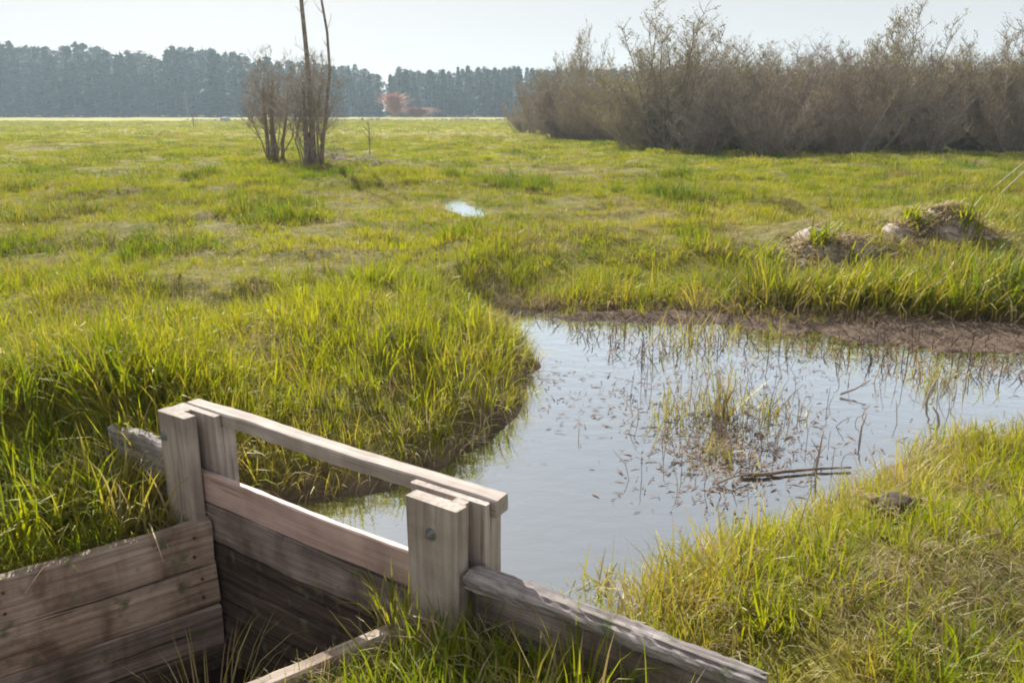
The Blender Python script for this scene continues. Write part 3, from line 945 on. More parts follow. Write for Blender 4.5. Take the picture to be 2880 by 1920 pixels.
# ------------------------------------------------------------------ shrubs and bare trees
def grow_shrub(seed, H=4.5, thick=1.0, stems=14, spread=0.55, base=0.35, twig=26, sub=5, leaves=3000, leaf=0.05, droop=0.0, tw=0.011, low=0.1, up=0.045, fine=2):
    """returns (stems MB, twigs MB, leaves MB): many stems from one stool, side branches and fine twigs"""
    r = random.Random(seed)
    A_, B_, L_ = MB(), MB(), MB()
    tips = []
    for s in range(stems):
        a = r.uniform(0, 6.283); q = base * math.sqrt(r.random())
        p = Vector((math.cos(a) * q, math.sin(a) * q, -0.05))
        hl = H * r.uniform(0.62, 1.0)
        lean = spread * r.uniform(0.15, 1.0)
        d = Vector((math.cos(a) * lean, math.sin(a) * lean, 1)).normalized()
        n = 9; pts = [p.copy()]; step = hl / n
        for i in range(n):
            d = (d + Vector((r.gauss(0, .15), r.gauss(0, .15), up + r.gauss(0, .06)))).normalized()
            p = p + d * step; pts.append(p.copy())
        r0 = (0.012 + 0.006 * H * r.uniform(0.6, 1.2)) * thick
        A_.tube(pts, [r0 * (1 - 0.85 * i / n) for i in range(n + 1)], 4)
        for b in range(twig):
            t = low + (1 - low) * (b + r.random()) / twig
            fi = t * n; i0 = min(int(fi), n - 1)
            bp = pts[i0].lerp(pts[i0 + 1], fi - i0)
            a2 = r.uniform(0, 6.283)
            bl = H * 0.26 * (1.15 - 0.75 * t) * r.uniform(0.5, 1.25)
            d2 = Vector((math.cos(a2), math.sin(a2), r.uniform(0.0, 1.1) - droop)).normalized()
            m_ = 4; bpts = [bp.copy()]; q_ = bp.copy()
            for i in range(m_):
                d2 = (d2 + Vector((r.gauss(0, .16), r.gauss(0, .16), 0.13 + r.gauss(0, .1)))).normalized()
                q_ = q_ + d2 * (bl / m_); bpts.append(q_.copy())
            B_.tube(bpts, [tw * (1 - 0.75 * i / m_) for i in range(m_ + 1)], 3)
            for c in range(sub):
                t3 = r.uniform(0.2, 1.0); f3 = t3 * m_; j = min(int(f3), m_ - 1)
                cp = bpts[j].lerp(bpts[j + 1], f3 - j)
                a3 = r.uniform(0, 6.283)
                d3 = (d2 * 0.6 + Vector((math.cos(a3), math.sin(a3), r.uniform(0, 0.9)))).normalized()
                l3 = bl * r.uniform(0.25, 0.6)
                e1 = cp + d3 * l3 * 0.5
                e2 = e1 + (d3 + Vector((r.gauss(0, .3), r.gauss(0, .3), .25))).normalized() * l3 * 0.5
                sd = d3.orthogonal().normalized()
                B_.ribbon([cp, e1, e2], [tw * 0.9, tw * 0.75, tw * 0.3], sd, r.random())
                tips += [e1, e2, cp.lerp(e1, 0.5)]
                for g in range(fine):
                    gp = cp.lerp(e1, r.random()) if g % 2 else e1.lerp(e2, r.random())
                    gd = (d3 * 0.5 + Vector((r.gauss(0, 1), r.gauss(0, 1), r.gauss(0.25, .7)))).normalized()
                    ge = gp + gd * l3 * r.uniform(0.3, 0.7)
                    B_.ribbon([gp, ge], [tw * 0.75, tw * 0.3], gd.orthogonal().normalized(), r.random())
                    tips.append(ge)
    for i in range(leaves):
        p = r.choice(tips)
        p = p + Vector((r.gauss(0, .03), r.gauss(0, .03), r.gauss(0, .03)))
        d = Vector((r.gauss(0, 1), r.gauss(0, 1), r.gauss(0.4, 1))).normalized()
        s = leaf * r.uniform(0.5, 1.2)
        sd = d.orthogonal().normalized()
        L_.ribbon([p, p + d * s * 0.5, p + d * s], [s * 0.12, s * 0.45, 0.0], sd, r.random())
    return A_, B_, L_


SHR = []
for k, kw in enumerate((dict(seed=11, H=4.6, stems=24, spread=0.85, base=0.9, leaves=9000, leaf=0.085, low=0.04),
                        dict(seed=12, H=4.6, stems=20, spread=1.15, base=1.0, leaves=4200, leaf=0.07, low=0.03),
                        dict(seed=13, H=4.6, stems=16, spread=0.8, base=0.6, leaves=4200, leaf=0.075, low=0.05),
                        dict(seed=14, H=4.6, stems=18, spread=1.4, base=1.1, leaves=3200, leaf=0.065, low=0.02))):
    a_, b_, l_ = grow_shrub(twig=34, sub=7, tw=0.014, **kw)
    tm = M_TWIG if k % 2 == 0 else M_TWIG_RED
    SHR.append((a_.mesh('stem', M_BARK), b_.mesh('twigs', tm), l_.mesh('leaves', M_WILLOW)))


def shrub(x, y, h, k, label, fat=1.0, group=None, name='willow_shrub', cat='shrub'):
    o = empty(name, (x, y, 0.36), label, cat, group)
    o.rotation_euler = (0, 0, random.uniform(0, 6.28))
    o.scale = (h / 4.6 * fat, h / 4.6 * fat, h / 4.6)
    for nm, me in zip(('stems', 'twigs', 'leaves'), SHR[k]):
        tag(put(nm, me, o), kind='stuff')
    return o


def atd(u, dist):
    """ground point in view column u at distance dist"""
    return ((u - 1176) / 1829.1 * (dist * math.cos(PITCH) + 1.2 * math.sin(PITCH)), dist)


FRONT = [  # u, distance, height, kind, fatness, label
    (1205, 50, 2.3, 3, 1.0, 'small low willow shrub at the left tip of the thicket'),
    (1245, 46, 3.7, 1, 0.9, 'grey willow shrub rising just behind the low one at the left tip'),
    (1300, 40, 3.6, 1, 0.9, 'brownish willow shrub near the left end of the thicket'),
    (1330, 43, 5.6, 2, 0.5, 'thin see-through willow rising alone above the left end of the thicket'),
    (1400, 34, 3.2, 3, 0.95, 'grey brown shrub left of the tall olive willow'),
    (1350, 36, 2.6, 3, 1.0, 'low dark shrub in front of the brownish one at the left end'),
    (1465, 28, 2.7, 0, 0.9, 'low yellowish shrub under the left side of the tall olive willow'),
    (1540, 27, 4.9, 0, 0.80, 'tallest olive tinged willow shrub in the left part of the thicket'),
    (1610, 24.5, 2.7, 1, 0.85, 'rounded brown shrub in front of the tall olive willow'),
    (1700, 26, 3.4, 2, 0.8, 'grey willow shrub right of the tall olive willow'),
    (1770, 23.5, 2.8, 3, 0.85, 'broad low brown shrub at the front middle of the thicket'),
    (1850, 25.5, 3.4, 1, 0.8, 'twiggy shrub left of the second tall willow'),
    (1960, 24, 3.0, 3, 0.9, 'dark spreading shrub below the second tall willow'),
    (2030, 26, 4.6, 2, 0.75, 'second tall willow shrub with sparse crown open to the sky'),
    (2120, 24.5, 3.0, 1, 0.9, 'dense dark shrub right of the second tall willow'),
    (2200, 27, 3.5, 0, 0.8, 'grey green shrub between the dense dark shrub and the right edge group'),
    (2280, 26, 4.2, 2, 0.75, 'upright sparse willow near the right end of the thicket'),
    (2330, 25, 2.9, 3, 0.95, 'low dark shrub at the right end of the thicket'),
    (2440, 27, 4.0, 1, 0.9, 'shrub cut by the right frame edge'),
]
for u, d_, h, k, fat, lab in FRONT:
    x, y = atd(u, d_)
    shrub(x, y, h, k, lab, fat)
for i in range(34):
    u = 1285 + i * 34 + random.uniform(-16, 16)
    x, y = atd(u, (28.5 + 13 * max(0, (1600 - u) / 400)) + random.uniform(-1, 4))
    shrub(x, y, random.uniform(2.9, 3.9) * (1.0 if u > 1480 else 0.95), random.choice((0, 1, 2, 3)), 'bare grey brown willow shrub in the back rows of the thicket', 1.05, 'back rows of the willow thicket')

# the pair of bare clumps left of the middle
def bare_clump(name, x, y, H, seed, label, stems, base, spread, low, cat, tall=(), twig=18, sub=8):
    o = empty(name, (x, y, 0.36), label, cat)
    a_, b_, l_ = grow_shrub(seed=seed, H=H, stems=stems, spread=spread, base=base, twig=twig, sub=sub, leaves=60, leaf=0.04, low=low, tw=0.008, up=0.08, fine=3, thick=0.7, droop=0.1)
    [tag(q_.build(n_, m_, o), kind='stuff') for q_, n_, m_ in ((a_, 'stems', M_BARK), (b_, 'twigs', M_TWIG), (l_, 'buds', M_WILLOW))]
    for pts, r0 in tall:
        pts = [(p_[0] + 0.066 * p_[2], p_[1], p_[2]) for p_ in pts]
        mb = MB(); n = len(pts)
        mb.tube(pts, [r0 * (1 - 0.62 * i / (n - 1)) for i in range(n)], 7, cap=True)
        mb.build('trunk', M_BARK, o, smooth=True)
        mt = MB(); r = random.Random(seed + int(r0 * 1000))
        for i in range(26):
            t = r.uniform(0.35, 1.0); f = t * (n - 1); j = min(int(f), n - 2)
            bp = Vector(pts[j]).lerp(Vector(pts[j + 1]), f - j)
            a = r.uniform(0, 6.283); l = r.uniform(0.12, 0.5)
            d = Vector((math.cos(a), math.sin(a), r.uniform(0.2, 1.4))).normalized()
            mt.tube([bp, bp + d * l * 0.5, bp + d * l + Vector((0, 0, l * 0.2))], [0.010, 0.007, 0.003], 3)
        tag(mt.build('twigs', M_TWIG, o), kind='stuff')
    return o


p = at(625, 372, 0.4)
bare_clump('bare_shrub', p.x, p.y, 2.9, 21, 'bare multi-stemmed shrub with a rounded twiggy head left of the tall snag', 10, 0.16, 0.42, 0.34, 'shrub', twig=19, sub=8,
           tall=([(0.0, 0, -.1), (0.02, 0, 0.7), (-0.03, 0.02, 1.5), (0.02, 0, 2.3), (0.05, 0, 3.0)], 0.10) and (([(0.02, 0, -.1), (0.03, 0, 0.5), (0.0, 0.02, 1.2), (0.04, 0, 2.0)], 0.085), ([(-0.12, 0, -.1), (-0.10, 0, 0.5), (-0.17, 0.02, 1.2), (-0.2, 0, 1.9)], 0.06), ([(0.24, 0.1, -.1), (0.27, 0, 0.5), (0.36, 0.02, 1.1), (0.42, 0, 1.9)], 0.05)))
p = at(716, 377, 0.4)
bare_clump('bare_tree', p.x, p.y, 2.9, 22, 'tall bare tree with two long thin trunks rising out of the frame', 13, 0.24, 0.34, 0.30, 'tree', twig=18, sub=7,
           tall=(([(0.05, 0, -.1), (0.03, 0, 0.5), (-0.02, 0.0, 1.3), (-0.10, 0.02, 2.4), (-0.22, 0, 3.6), (-0.30, 0, 4.7), (-0.36, 0, 6.2)], 0.08),
                 ([(0.22, 0.1, -.1), (0.24, 0.1, 0.5), (0.33, 0.1, 1.3), (0.40, 0.1, 2.2), (0.34, 0.1, 3.0), (0.15, 0.1, 4.0), (0.02, 0.1, 4.9), (-0.05, 0.1, 5.8)], 0.046),
                 ([(-0.14, 0.0, -.1), (-0.10, 0, 0.4), (-0.16, 0.05, 1.0), (-0.22, 0.05, 1.9)], 0.08)))

# brush lying right of the bare tree
p0 = at(800, 372, 0.4)
r = random.Random(9); mb = MB()
for i in range(130):
    t = r.random() ** 1.5
    c_ = at(760 + 180 * t, 368 + 22 * t, 0.4)
    zb = float(ground_h(np.array([c_.x]), np.array([c_.y]))[0])
    l = r.uniform(0.25, 0.8); a = r.gauss(-0.4, 0.7)
    hgt = 0.26 * (1 - t) + 0.05
    q = Vector((c_.x + r.gauss(0, .2), c_.y + r.gauss(0, .25), zb + abs(r.gauss(0, hgt * 0.5)))) - p0
    dd = Vector((math.cos(a), math.sin(a), r.uniform(-0.1, 0.25)))
    mb.tube([q - dd * l / 2, q + Vector((0, 0, r.uniform(0, .06))), q + dd * l / 2], [0.010, 0.008, 0.004], 3)
tag(mb.build('brush_pile', M_TWIG_RED, None, p0), 'low pile of cut brown branches lying right of the bare tree', 'brush pile')

# thin saplings / posts in the field
for u, v, h, rad, lab, nm, cat in ((850, 362, 1.05, 0.016, 'single thin leafless sapling standing in the field right of the bare tree', 'sapling', 'sapling'),
                                   (445, 292, 1.2, 0.05, 'short dark post standing in the far field left of the bare shrub', 'field_post', 'post')):
    p = at(u, v, 0.4); r = random.Random(int(u)); mb = MB()
    mb.tube([(0, 0, -0.05), (0.01, 0, h * 0.5), (0.0, 0, h)], [rad, rad * 0.8, rad * (0.4 if nm == 'sapling' else 0.9)], 6, cap=True)
    if nm == 'sapling':
        for i in range(12):
            z = h * r.uniform(0.3, 0.95); a = r.uniform(0, 6.28); l = r.uniform(0.1, 0.3)
            mb.tube([(0, 0, z), (math.cos(a) * l * .5, math.sin(a) * l * .5, z + l * .4), (math.cos(a) * l, math.sin(a) * l, z + l)], [0.008, 0.006, 0.003], 3)
    tag(mb.build(nm, M_BARK, None, p), lab, cat)

# pale dead stalks leaning at the right edge
p = at(2295, 445, 0.4); e1 = at(2400, 395, 0.4)
for i, (du, l, tl, lab) in enumerate(((0, 1.75, 0.86, 'longer pale dead reed stalk leaning right at the right edge'), (-26, 1.35, 0.95, 'shorter pale dead reed stalk beside the longer leaning one'))):
    p = at(2290 + du, 447 - 6 * i, 0.4)
    d_ = Vector((math.sin(tl), 0.1, math.cos(tl))); mb = MB()
    mb.tube([(0, 0, -0.05), d_ * l * 0.5 + Vector((0, 0, 0.04)), d_ * l], [0.013, 0.010, 0.005], 5)
    tag(mb.build('reed_stalk', M_STRAW_STICK, None, p), lab, 'reed stalk')


# ------------------------------------------------------------------ grass kinds (unit size)
def tuft(seed, n, wid, rad, lean=0.35, curl=0.5, segs=4, mat=None, lmin=0.55, flop=0.0):
    r = random.Random(seed); mb = MB()
    for i in range(n):
        a = r.uniform(0, 6.283); q = rad * math.sqrt(r.random())
        p = Vector((math.cos(a) * q, math.sin(a) * q, -0.05))
        l = r.uniform(lmin, 1.05)
        a2 = a + r.gauss(0, 0.9)
        hd = Vector((math.cos(a2), math.sin(a2), 0))
        th = abs(r.gauss(0, lean)); cu = abs(r.gauss(curl, curl * 0.6))
        if r.random() < flop: cu += r.uniform(0.8, 1.8)
        pts = [p.copy()]
        for k in range(segs):
            t = (k + 0.5) / segs
            ang = th + cu * t * t * 1.6
            p = p + (hd * math.sin(ang) + Vector((0, 0, math.cos(ang)))) * (l / segs)
            pts.append(p.copy())
        sa = a2 + math.pi / 2 + r.gauss(0, 0.5)
        side = (math.cos(sa), math.sin(sa), r.gauss(0, 0.15))
        ww = wid * r.uniform(0.7, 1.3)
        prof = [0.7, 1.0, 0.95, 0.75, 0.5, 0.3]
        wd = [ww * (1 - (k / segs) ** 2.2 * 1.0) * (0.75 if k == 0 else 1) for k in range(segs)] + [0.0]
        mb.ribbon(pts, wd, side, r.random())
    return mb.mesh('tuft', mat)


NEAR = ([tuft(100 + i, 16, 0.026, 0.30, 0.26, 0.42, 5, M_GRASS, flop=0.12) for i in range(5)] +            # 0-4 lush
        [tuft(110 + i, 11, 0.034, 0.20, 0.34, 0.65, 5, M_GRASS, flop=0.3) for i in range(3)] +             # 5-7 broad, bent
        [tuft(120 + i, 14, 0.020, 0.34, 0.55, 0.8, 4, M_DRY, flop=0.5) for i in range(3)] +                # 8-10 dry
        [tuft(130 + i, 14, 0.020, 0.5, 1.25, 0.5, 4, M_DRY, flop=0.6, lmin=0.8) for i in range(2)] +       # 11-12 matted dry
        [tuft(140 + i, 20, 0.022, 0.45, 0.40, 0.5, 4, M_SEDGE, flop=0.15) for i in range(2)] +
        [tuft(150 + i, 6, 0.012, 0.25, 0.45, 0.7, 5, M_DRY, flop=0.6, lmin=0.9) for i in range(2)] +       # 15-16 lone bent straws
        [tuft(160 + i, 9, 0.016, 0.22, 0.30, 0.5, 5, M_GRASS, flop=0.2) for i in range(2)] +               # 17-18 fine green
        [tuft(170, 12, 0.13, 0.16, 0.75, 0.5, 4, M_GRASS, lmin=0.6)])                                       # 19 broad leaved weed              # 13-14 yellowish fine
FARK = ([tuft(200 + i, 20, 0.060, 0.75, 0.35, 0.4, 3, M_GRASS) for i in range(4)] +                        # 0-3
        [tuft(210 + i, 20, 0.050, 0.75, 0.7, 0.6, 3, M_DRY, flop=0.4) for i in range(2)] +                 # 4-5
        [tuft(220 + i, 20, 0.055, 0.75, 0.4, 0.4, 3, M_SEDGE) for i in range(2)])                          # 6-7


def wedge(y0, y1, dens):
    area = 0.8 * (y1 * y1 - y0 * y0) + 2.4 * (y1 - y0)
    n = int(area * dens * 1.25)
    y = np.sqrt(rng.uniform(y0 ** 2, y1 ** 2, n))
    x = rng.uniform(-1, 1, n) * (0.8 * y + 1.2)
    return x, y


def grass_zone(name, y0, y1, dens, hbase, sources, near, wide=1.0, thatch=False):
    x, y = wedge(y0, y1, dens)
    z = ground_h(x, y)
    dr = dryness(x, y)
    tall = np.clip(pmask(TALL, x, y), 0, 1.5)
    bare = pmask(BARE, x, y)
    cl = fbm(x * 1.6, y * 1.6, 91, 3)                      # clumps
    pat = fbm(x * 0.5, y * 0.5, 95, 3)
    keep = z > ZW - 0.02
    if y0 > 6: keep &= z > ZW + 0.012
    if y0 < 18:
        sd = poly_sd(POND, x, y); md = poly_sd(MUD, x, y); pp = poly_sd(PUD, x, y)
        keep &= (pp > 0.02) | ((rng.random(len(x)) < 0.07) & (pp > -0.5))
        onmud = md < 0.0
        keep &= (md > 0.03 - 0.12 * rng.random(len(x))) | ((md > -0.34) & (rng.random(len(x)) < 0.30) & (fbm(x * 2.2, y * 3, 88, 2) > -0.04) & (z > ZW - 0.02))
        keep &= ~((sd < 0.06) & (rng.random(len(x)) < 0.35))
        cd = poly_sd(CH, x, y)
        keep &= cd > 0.012
        a = (x - A0.x) * D.x + (y - A0.y) * D.y; nn = (x - A0.x) * NN.x + (y - A0.y) * NN.y
        keep &= ~((a > -0.03) & (a < 1.34) & (nn > -0.03) & (nn < 0.18))          # the gate itself
        keep &= ~((a > 1.25) & (a < 2.12) & (nn > -0.005) & (nn < 0.105))         # the capped wing
        keep &= ~((a > -0.78) & (a < 0.02) & (nn > 0.02) & (nn < 0.08))
        keep &= rng.random(len(x)) > bare
        edge = np.clip(1 - np.abs(sd - 0.2) / 0.25, 0, 1)
    else:
        edge = np.zeros(len(x)); a = np.full(len(x), 9.0); nn = np.full(len(x), 9.0)
    keep &= rng.random(len(x)) < np.clip(0.72 + 2.0 * cl, 0.12, 1)
    tus = sstep(0.70, 0.80, vnoise(x * 1.9 + 5, y * 1.9, 301)) * (y > 6)
    h = hbase * (1 + 1.1 * cl + 0.5 * pat) * (1 + (0.8 if near else 0.35) * tus) * (1 + 1.25 * tall) * (1 - 0.5 * np.clip(dr, 0, 1)) * rng.uniform(0.65, 1.25, len(x))
    h = np.clip(h, hbase * 0.3, 0.46)
    lowz = (nn < 0.0) & (nn > -0.35) & (a > 0.95) & (a < 2.1)
    h = np.where(lowz, np.clip(h * 1.4, 0.14, 0.27), h)
    lw_ = (nn < 0.03) & (nn > -0.5) & (a > -1.0) & (a < -0.03)
    h = np.where(lw_, np.clip(h * 1.5, 0.18, 0.34), h)
    if near:                                               # nothing tall right under the lens or over the ditch wall
        qx = (x - QL.x) * WL.x + (y - QL.y) * WL.y
        h = np.where((qx > 0) & (qx < 0.22) & (nn < 0.03), np.clip(h, 0.09, 0.17), h)
        qr = -((x - QR.x) * WL.x + (y - QR.y) * WL.y)
        dl = (qr > 0) & (qr < 0.42) & (nn < -0.09)
        h = np.where(dl, np.clip(h, 0.05, 0.10), h); dr = np.where(dl, 0.9, dr)
    if y0 < 6:
        wl_ = (z < ZW + 0.012) & ~onmud
        keep &= ~wl_
        h = np.where(onmud, np.clip(h * 0.6, 0.05, 0.16), h); dr = np.where(onmud, 0.7, dr)
    u = rng.random(len(x))
    pd = np.clip(0.05 + 0.75 * dr + (0.45 * np.clip(1 - np.abs(sd - 0.05) / 0.22, 0, 1) if y0 < 18 else 0), 0, 0.92)
    dg = pmask(SHADE_GREEN, x, y)  # painted shade: lowers the tint and the share of yellowish tufts
    yel = np.clip(0.15 + 1.2 * pat + 0.5 * edge - 0.6 * dg, 0.03, 0.7)
    r2 = rng.random(len(x))
    if near:
        k = np.where(r2 < 0.62, rng.integers(0, 5, len(x)), rng.integers(5, 8, len(x)))
        k = np.where(rng.random(len(x)) < 0.22, rng.integers(17, 19, len(x)), k)
        k = np.where(rng.random(len(x)) < yel, rng.integers(13, 15, len(x)), k)
        k = np.where(rng.random(len(x)) < 0.07 + 0.08 * np.clip(dr, 0, 1), rng.integers(15, 17, len(x)), k)
        wd_ = rng.random(len(x)) < 0.02
        k = np.where(wd_, 19, k)
        h = np.where(wd_, np.clip(h, 0.05, 0.10), h)
        k = np.where(u < pd, np.where(r2 < 0.5, rng.integers(8, 11, len(x)), rng.integers(11, 13, len(x))), k)
    else:
        k = rng.integers(0, 4, len(x))
        k = np.where(rng.random(len(x)) < yel * 0.8, rng.integers(6, 8, len(x)), k)
        k = np.where(u < pd, rng.integers(4, 6, len(x)), k)
    if y0 < 18:
        h = np.where((pp < 1.5) & (y < 13.2), np.clip(h, 0.03, 0.06 + 0.05 * rng.random(len(x)) ** 2), h)
    if thatch:
        k = np.where(rng.random(len(x)) < 0.5, rng.integers(11, 13, len(x)), np.where(rng.random(len(x)) < 0.5, rng.integers(13, 15, len(x)), rng.integers(17, 19, len(x))))
        h = np.clip(h * 0 + hbase * rng.uniform(0.5, 1.3, len(x)), 0.02, 0.2)
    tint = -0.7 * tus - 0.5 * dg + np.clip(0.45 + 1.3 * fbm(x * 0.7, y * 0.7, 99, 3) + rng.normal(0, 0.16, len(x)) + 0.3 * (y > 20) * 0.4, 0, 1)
    rot = np.stack([rng.normal(0, 0.13, len(x)), rng.normal(0, 0.13, len(x)), rng.uniform(0, 6.283, len(x))], 1)
    wd = rng.uniform(0.8, 1.35, len(x)) * wide
    scl = np.stack([h * wd, h * wd, h], 1)
    P = np.stack([x, y, z], 1)
    K = keep
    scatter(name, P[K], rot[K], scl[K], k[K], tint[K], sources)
    return int(K.sum())


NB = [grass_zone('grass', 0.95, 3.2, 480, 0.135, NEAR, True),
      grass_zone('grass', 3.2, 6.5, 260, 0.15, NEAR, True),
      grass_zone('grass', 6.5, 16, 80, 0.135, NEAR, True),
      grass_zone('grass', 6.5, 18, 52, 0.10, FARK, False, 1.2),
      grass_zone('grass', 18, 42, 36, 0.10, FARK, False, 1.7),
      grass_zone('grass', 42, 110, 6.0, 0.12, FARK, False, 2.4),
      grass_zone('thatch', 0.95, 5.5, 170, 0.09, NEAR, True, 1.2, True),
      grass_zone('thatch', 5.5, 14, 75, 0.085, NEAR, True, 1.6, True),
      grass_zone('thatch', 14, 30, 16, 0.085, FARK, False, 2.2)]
print('grass tufts', NB, 'trees', cnt)

# ------------------------------------------------------------------ pond plants and litter
def clump(name, label, cat, u, v, spread, n, h, mats, seed, group=None, lean=0.42):
    p = at(u, v, ZW); r = random.Random(seed)
    o = empty(name, p, label, cat, group)
    parts = {}
    for i in range(n):
        mt, nm = mats[0 if r.random() < 0.6 else -1]
        mb = parts.setdefault(nm, (MB(), mt))[0]
        a = r.uniform(0, 6.283); q = spread * abs(r.gauss(0, 0.5))
        b = Vector((math.cos(a) * q, math.sin(a) * q * 0.8, -0.06))
        l = h * r.uniform(0.4, 1.1); a2 = r.uniform(0, 6.283); th = abs(r.gauss(0, lean)); cu = abs(r.gauss(0.3, 0.4)) + (r.random() < 0.2) * 1.3
        hd = Vector((math.cos(a2), math.sin(a2), 0)); pts = [b.copy()]; q_ = b.copy()
        for k in range(4):
            ang = th + cu * ((k + .5) / 4) ** 2 * 1.5
            q_ = q_ + (hd * math.sin(ang) + Vector((0, 0, math.cos(ang)))) * ((l + 0.06) / 4)
            q_.z = max(q_.z, -0.05)
            pts.append(q_.copy())
        sa = r.uniform(0, 6.283)
        mb.ribbon(pts, [0.0055, 0.006, 0.0055, 0.004, 0.0], (math.cos(sa), math.sin(sa), 0), r.random())
    for nm, (mb, mt) in parts.items():
        tag(mb.build(nm, mt, o), kind='stuff')
    return o


GB = [(M_SEDGE, 'green_blades'), (M_DRY, 'dead_blades')]
clump('sedge_clump', 'tallest upright sedge clump in the middle of the pond', 'sedge', 1655, 955, 0.13, 60, 0.34, GB, 1)
clump('sedge_clump', 'brownish sedge clump left of the tallest one in the pond', 'sedge', 1555, 960, 0.22, 60, 0.21, GB, 2)
clump('sedge_clump', 'thin sedge clump right of the tallest one in the pond', 'sedge', 1765, 950, 0.24, 60, 0.19, GB, 3)
clump('sedge_clump', 'low sedge clump with dead leaves nearest the gate in the pond', 'sedge', 1640, 1045, 0.24, 80, 0.13, [(M_DRY, 'dead_blades'), (M_SEDGE, 'green_blades')], 4)
clump('sedge_clump', 'straw coloured sedge clump on the mud at the far right of the pond', 'sedge', 2150, 880, 0.30, 110, 0.2, [(M_DRY, 'dead_blades'), (M_SEDGE, 'green_blades')], 5)
clump('sedge_clump', 'sparse grass sprouting from water just behind the grey log', 'sedge', 1385, 1345, 0.12, 60, 0.13, GB, 6)
clump('sedge_clump', 'yellowish sedge on the far muddy edge of the pond', 'sedge', 1590, 790, 0.25, 70, 0.30, GB, 7)

# single stems standing in the water
r = random.Random(44); mb = MB()
for i in range(170):
    if r.random() < 0.75: u, v = r.gauss(1690, 130), r.gauss(960, 75)
    else: u, v = r.uniform(1500, 2340), r.uniform(850, 1100)
    q = at(u, v, ZW)
    if poly_sd(POND, np.array([q.x]), np.array([q.y]))[0] > -0.05: continue
    l = r.uniform(0.05, 0.20); a = r.uniform(0, 6.28); t = abs(r.gauss(0, 0.28))
    d_ = Vector((math.cos(a) * math.sin(t), math.sin(a) * math.sin(t), math.cos(t)))
    q.z = ZW - 0.03
    mb.tube([q, q + d_ * l * 0.6, q + d_ * l + Vector((math.cos(a), math.sin(a), -0.3)) * r.uniform(0, 0.04)], [0.0022, 0.002, 0.0012], 3)
tag(mb.build('dead_reed_stems', M_TWIG_RED), kind='stuff')
# leaves and bits floating
r = random.Random(45); mb = MB()
for i in range(2300):
    w_ = r.random()
    if w_ < 0.62: u, v = r.gauss(1665, 105), r.gauss(1015, 66)
    elif w_ < 0.72: u, v = r.uniform(1240, 1560), r.gauss(900, 45)
    elif w_ < 0.94: u, v = r.uniform(1450, 2352), r.gauss(835, 24)
    else: u, v = r.uniform(1500, 2352), r.uniform(870, 1060)
    q = at(u, v, ZW)
    if poly_sd(POND, np.array([q.x]), np.array([q.y]))[0] > -0.03: continue
    l = r.uniform(0.008, 0.045) * (1.7 if r.random() < 0.1 else 1); a = r.gauss(0.1, 0.9); wd = r.uniform(0.003, 0.011)
    d_ = Vector((math.cos(a), math.sin(a), 0)); q.z = ZW + 0.003
    up = Vector((0, 0, r.uniform(0, 0.008)))
    mb.ribbon([q - d_ * l / 2 + up, q, q + d_ * l / 2 + up * r.uniform(0, 1.5)], [wd * 0.4, wd, wd * 0.3], (-d_.y, d_.x, r.uniform(-.3, .3)), r.random())
tag(mb.build('leaf_litter', M_DEADLEAF), kind='stuff')
# matted dead stalks on the mud
r = random.Random(46); mb = MB()
for i in range(2600):
    u, v = r.uniform(1200, 2600), r.uniform(715, 870)
    q = at(u, v, ZW)
    if poly_sd(MUD, np.array([q.x]), np.array([q.y]))[0] > 0.05 + 0.15 * r.random(): continue
    q.z = max(ZW, float(ground_h(np.array([q.x]), np.array([q.y]))[0])) + 0.004
    l = r.uniform(0.03, 0.16); a = r.uniform(0, 6.28); t = r.uniform(0.8, 1.5) if r.random() < 0.86 else r.uniform(0, 0.6)
    d_ = Vector((math.cos(a) * math.sin(t), math.sin(a) * math.sin(t), math.cos(t)))
    sa = a + 1.57
    mb.ribbon([q, q + d_ * l * 0.5 + Vector((0, 0, 0.008)), q + d_ * l], [0.006, 0.006, 0.001], (math.cos(sa), math.sin(sa), 0), r.random())
tag(mb.build('matted_dead_grass', M_DEADLEAF), kind='stuff')


def stick(name, label, cat, pts, rad, mat, side=()):
    o = Vector(pts[0]); mb = MB(); n = len(pts)
    mb.tube([Vector(p) - o for p in pts], [rad * (1 - 0.6 * i / (n - 1)) for i in range(n)], 6, cap=True)
    for s in side:
        mb.tube([Vector(p) - o for p in s], [rad * 0.5, rad * 0.25] if len(s) == 2 else [rad * 0.5, rad * 0.4, rad * 0.2], 4)
    return tag(mb.build(name, mat, None, o, True), label, cat)


zf = ZW + 0.012
a1, a2, a3 = at(1700, 1088, zf), at(1800, 1083, zf), at(1955, 1073, zf)
stick('driftwood_branch', 'thin dark branch floating on the pond with a thick left end', 'branch', [a1, at(1750, 1090, zf), a2, at(1880, 1076, zf), a3], 0.010, M_DEADLEAF)
b = at(1872, 1075, ZW)
stick('dead_reed', 'dark upright stem standing over the floating branch', 'reed', [b + Vector((0, 0, -.05)), b + Vector((0.01, 0, 0.08)), b + Vector((0.015, 0, 0.15))], 0.007, M_TWIG_RED,
      [[b + Vector((0.01, 0, 0.07)), b + Vector((-0.03, 0, 0.13))], [b + Vector((0.01, 0, 0.02)), b + Vector((-0.03, 0.01, 0.07))]])
b = at(1645, 1110, zf)
stick('dead_twig', 'crooked dark twig lying in the water nearest the gate', 'twig', [b, b + Vector((0.07, 0.02, 0.02)), b + Vector((0.16, 0.07, 0.01))], 0.006, M_TWIG_RED, [[b + Vector((0.07, 0.02, 0.02)), b + Vector((0.09, 0.0, 0.08))]])
b = at(1930, 905, zf)
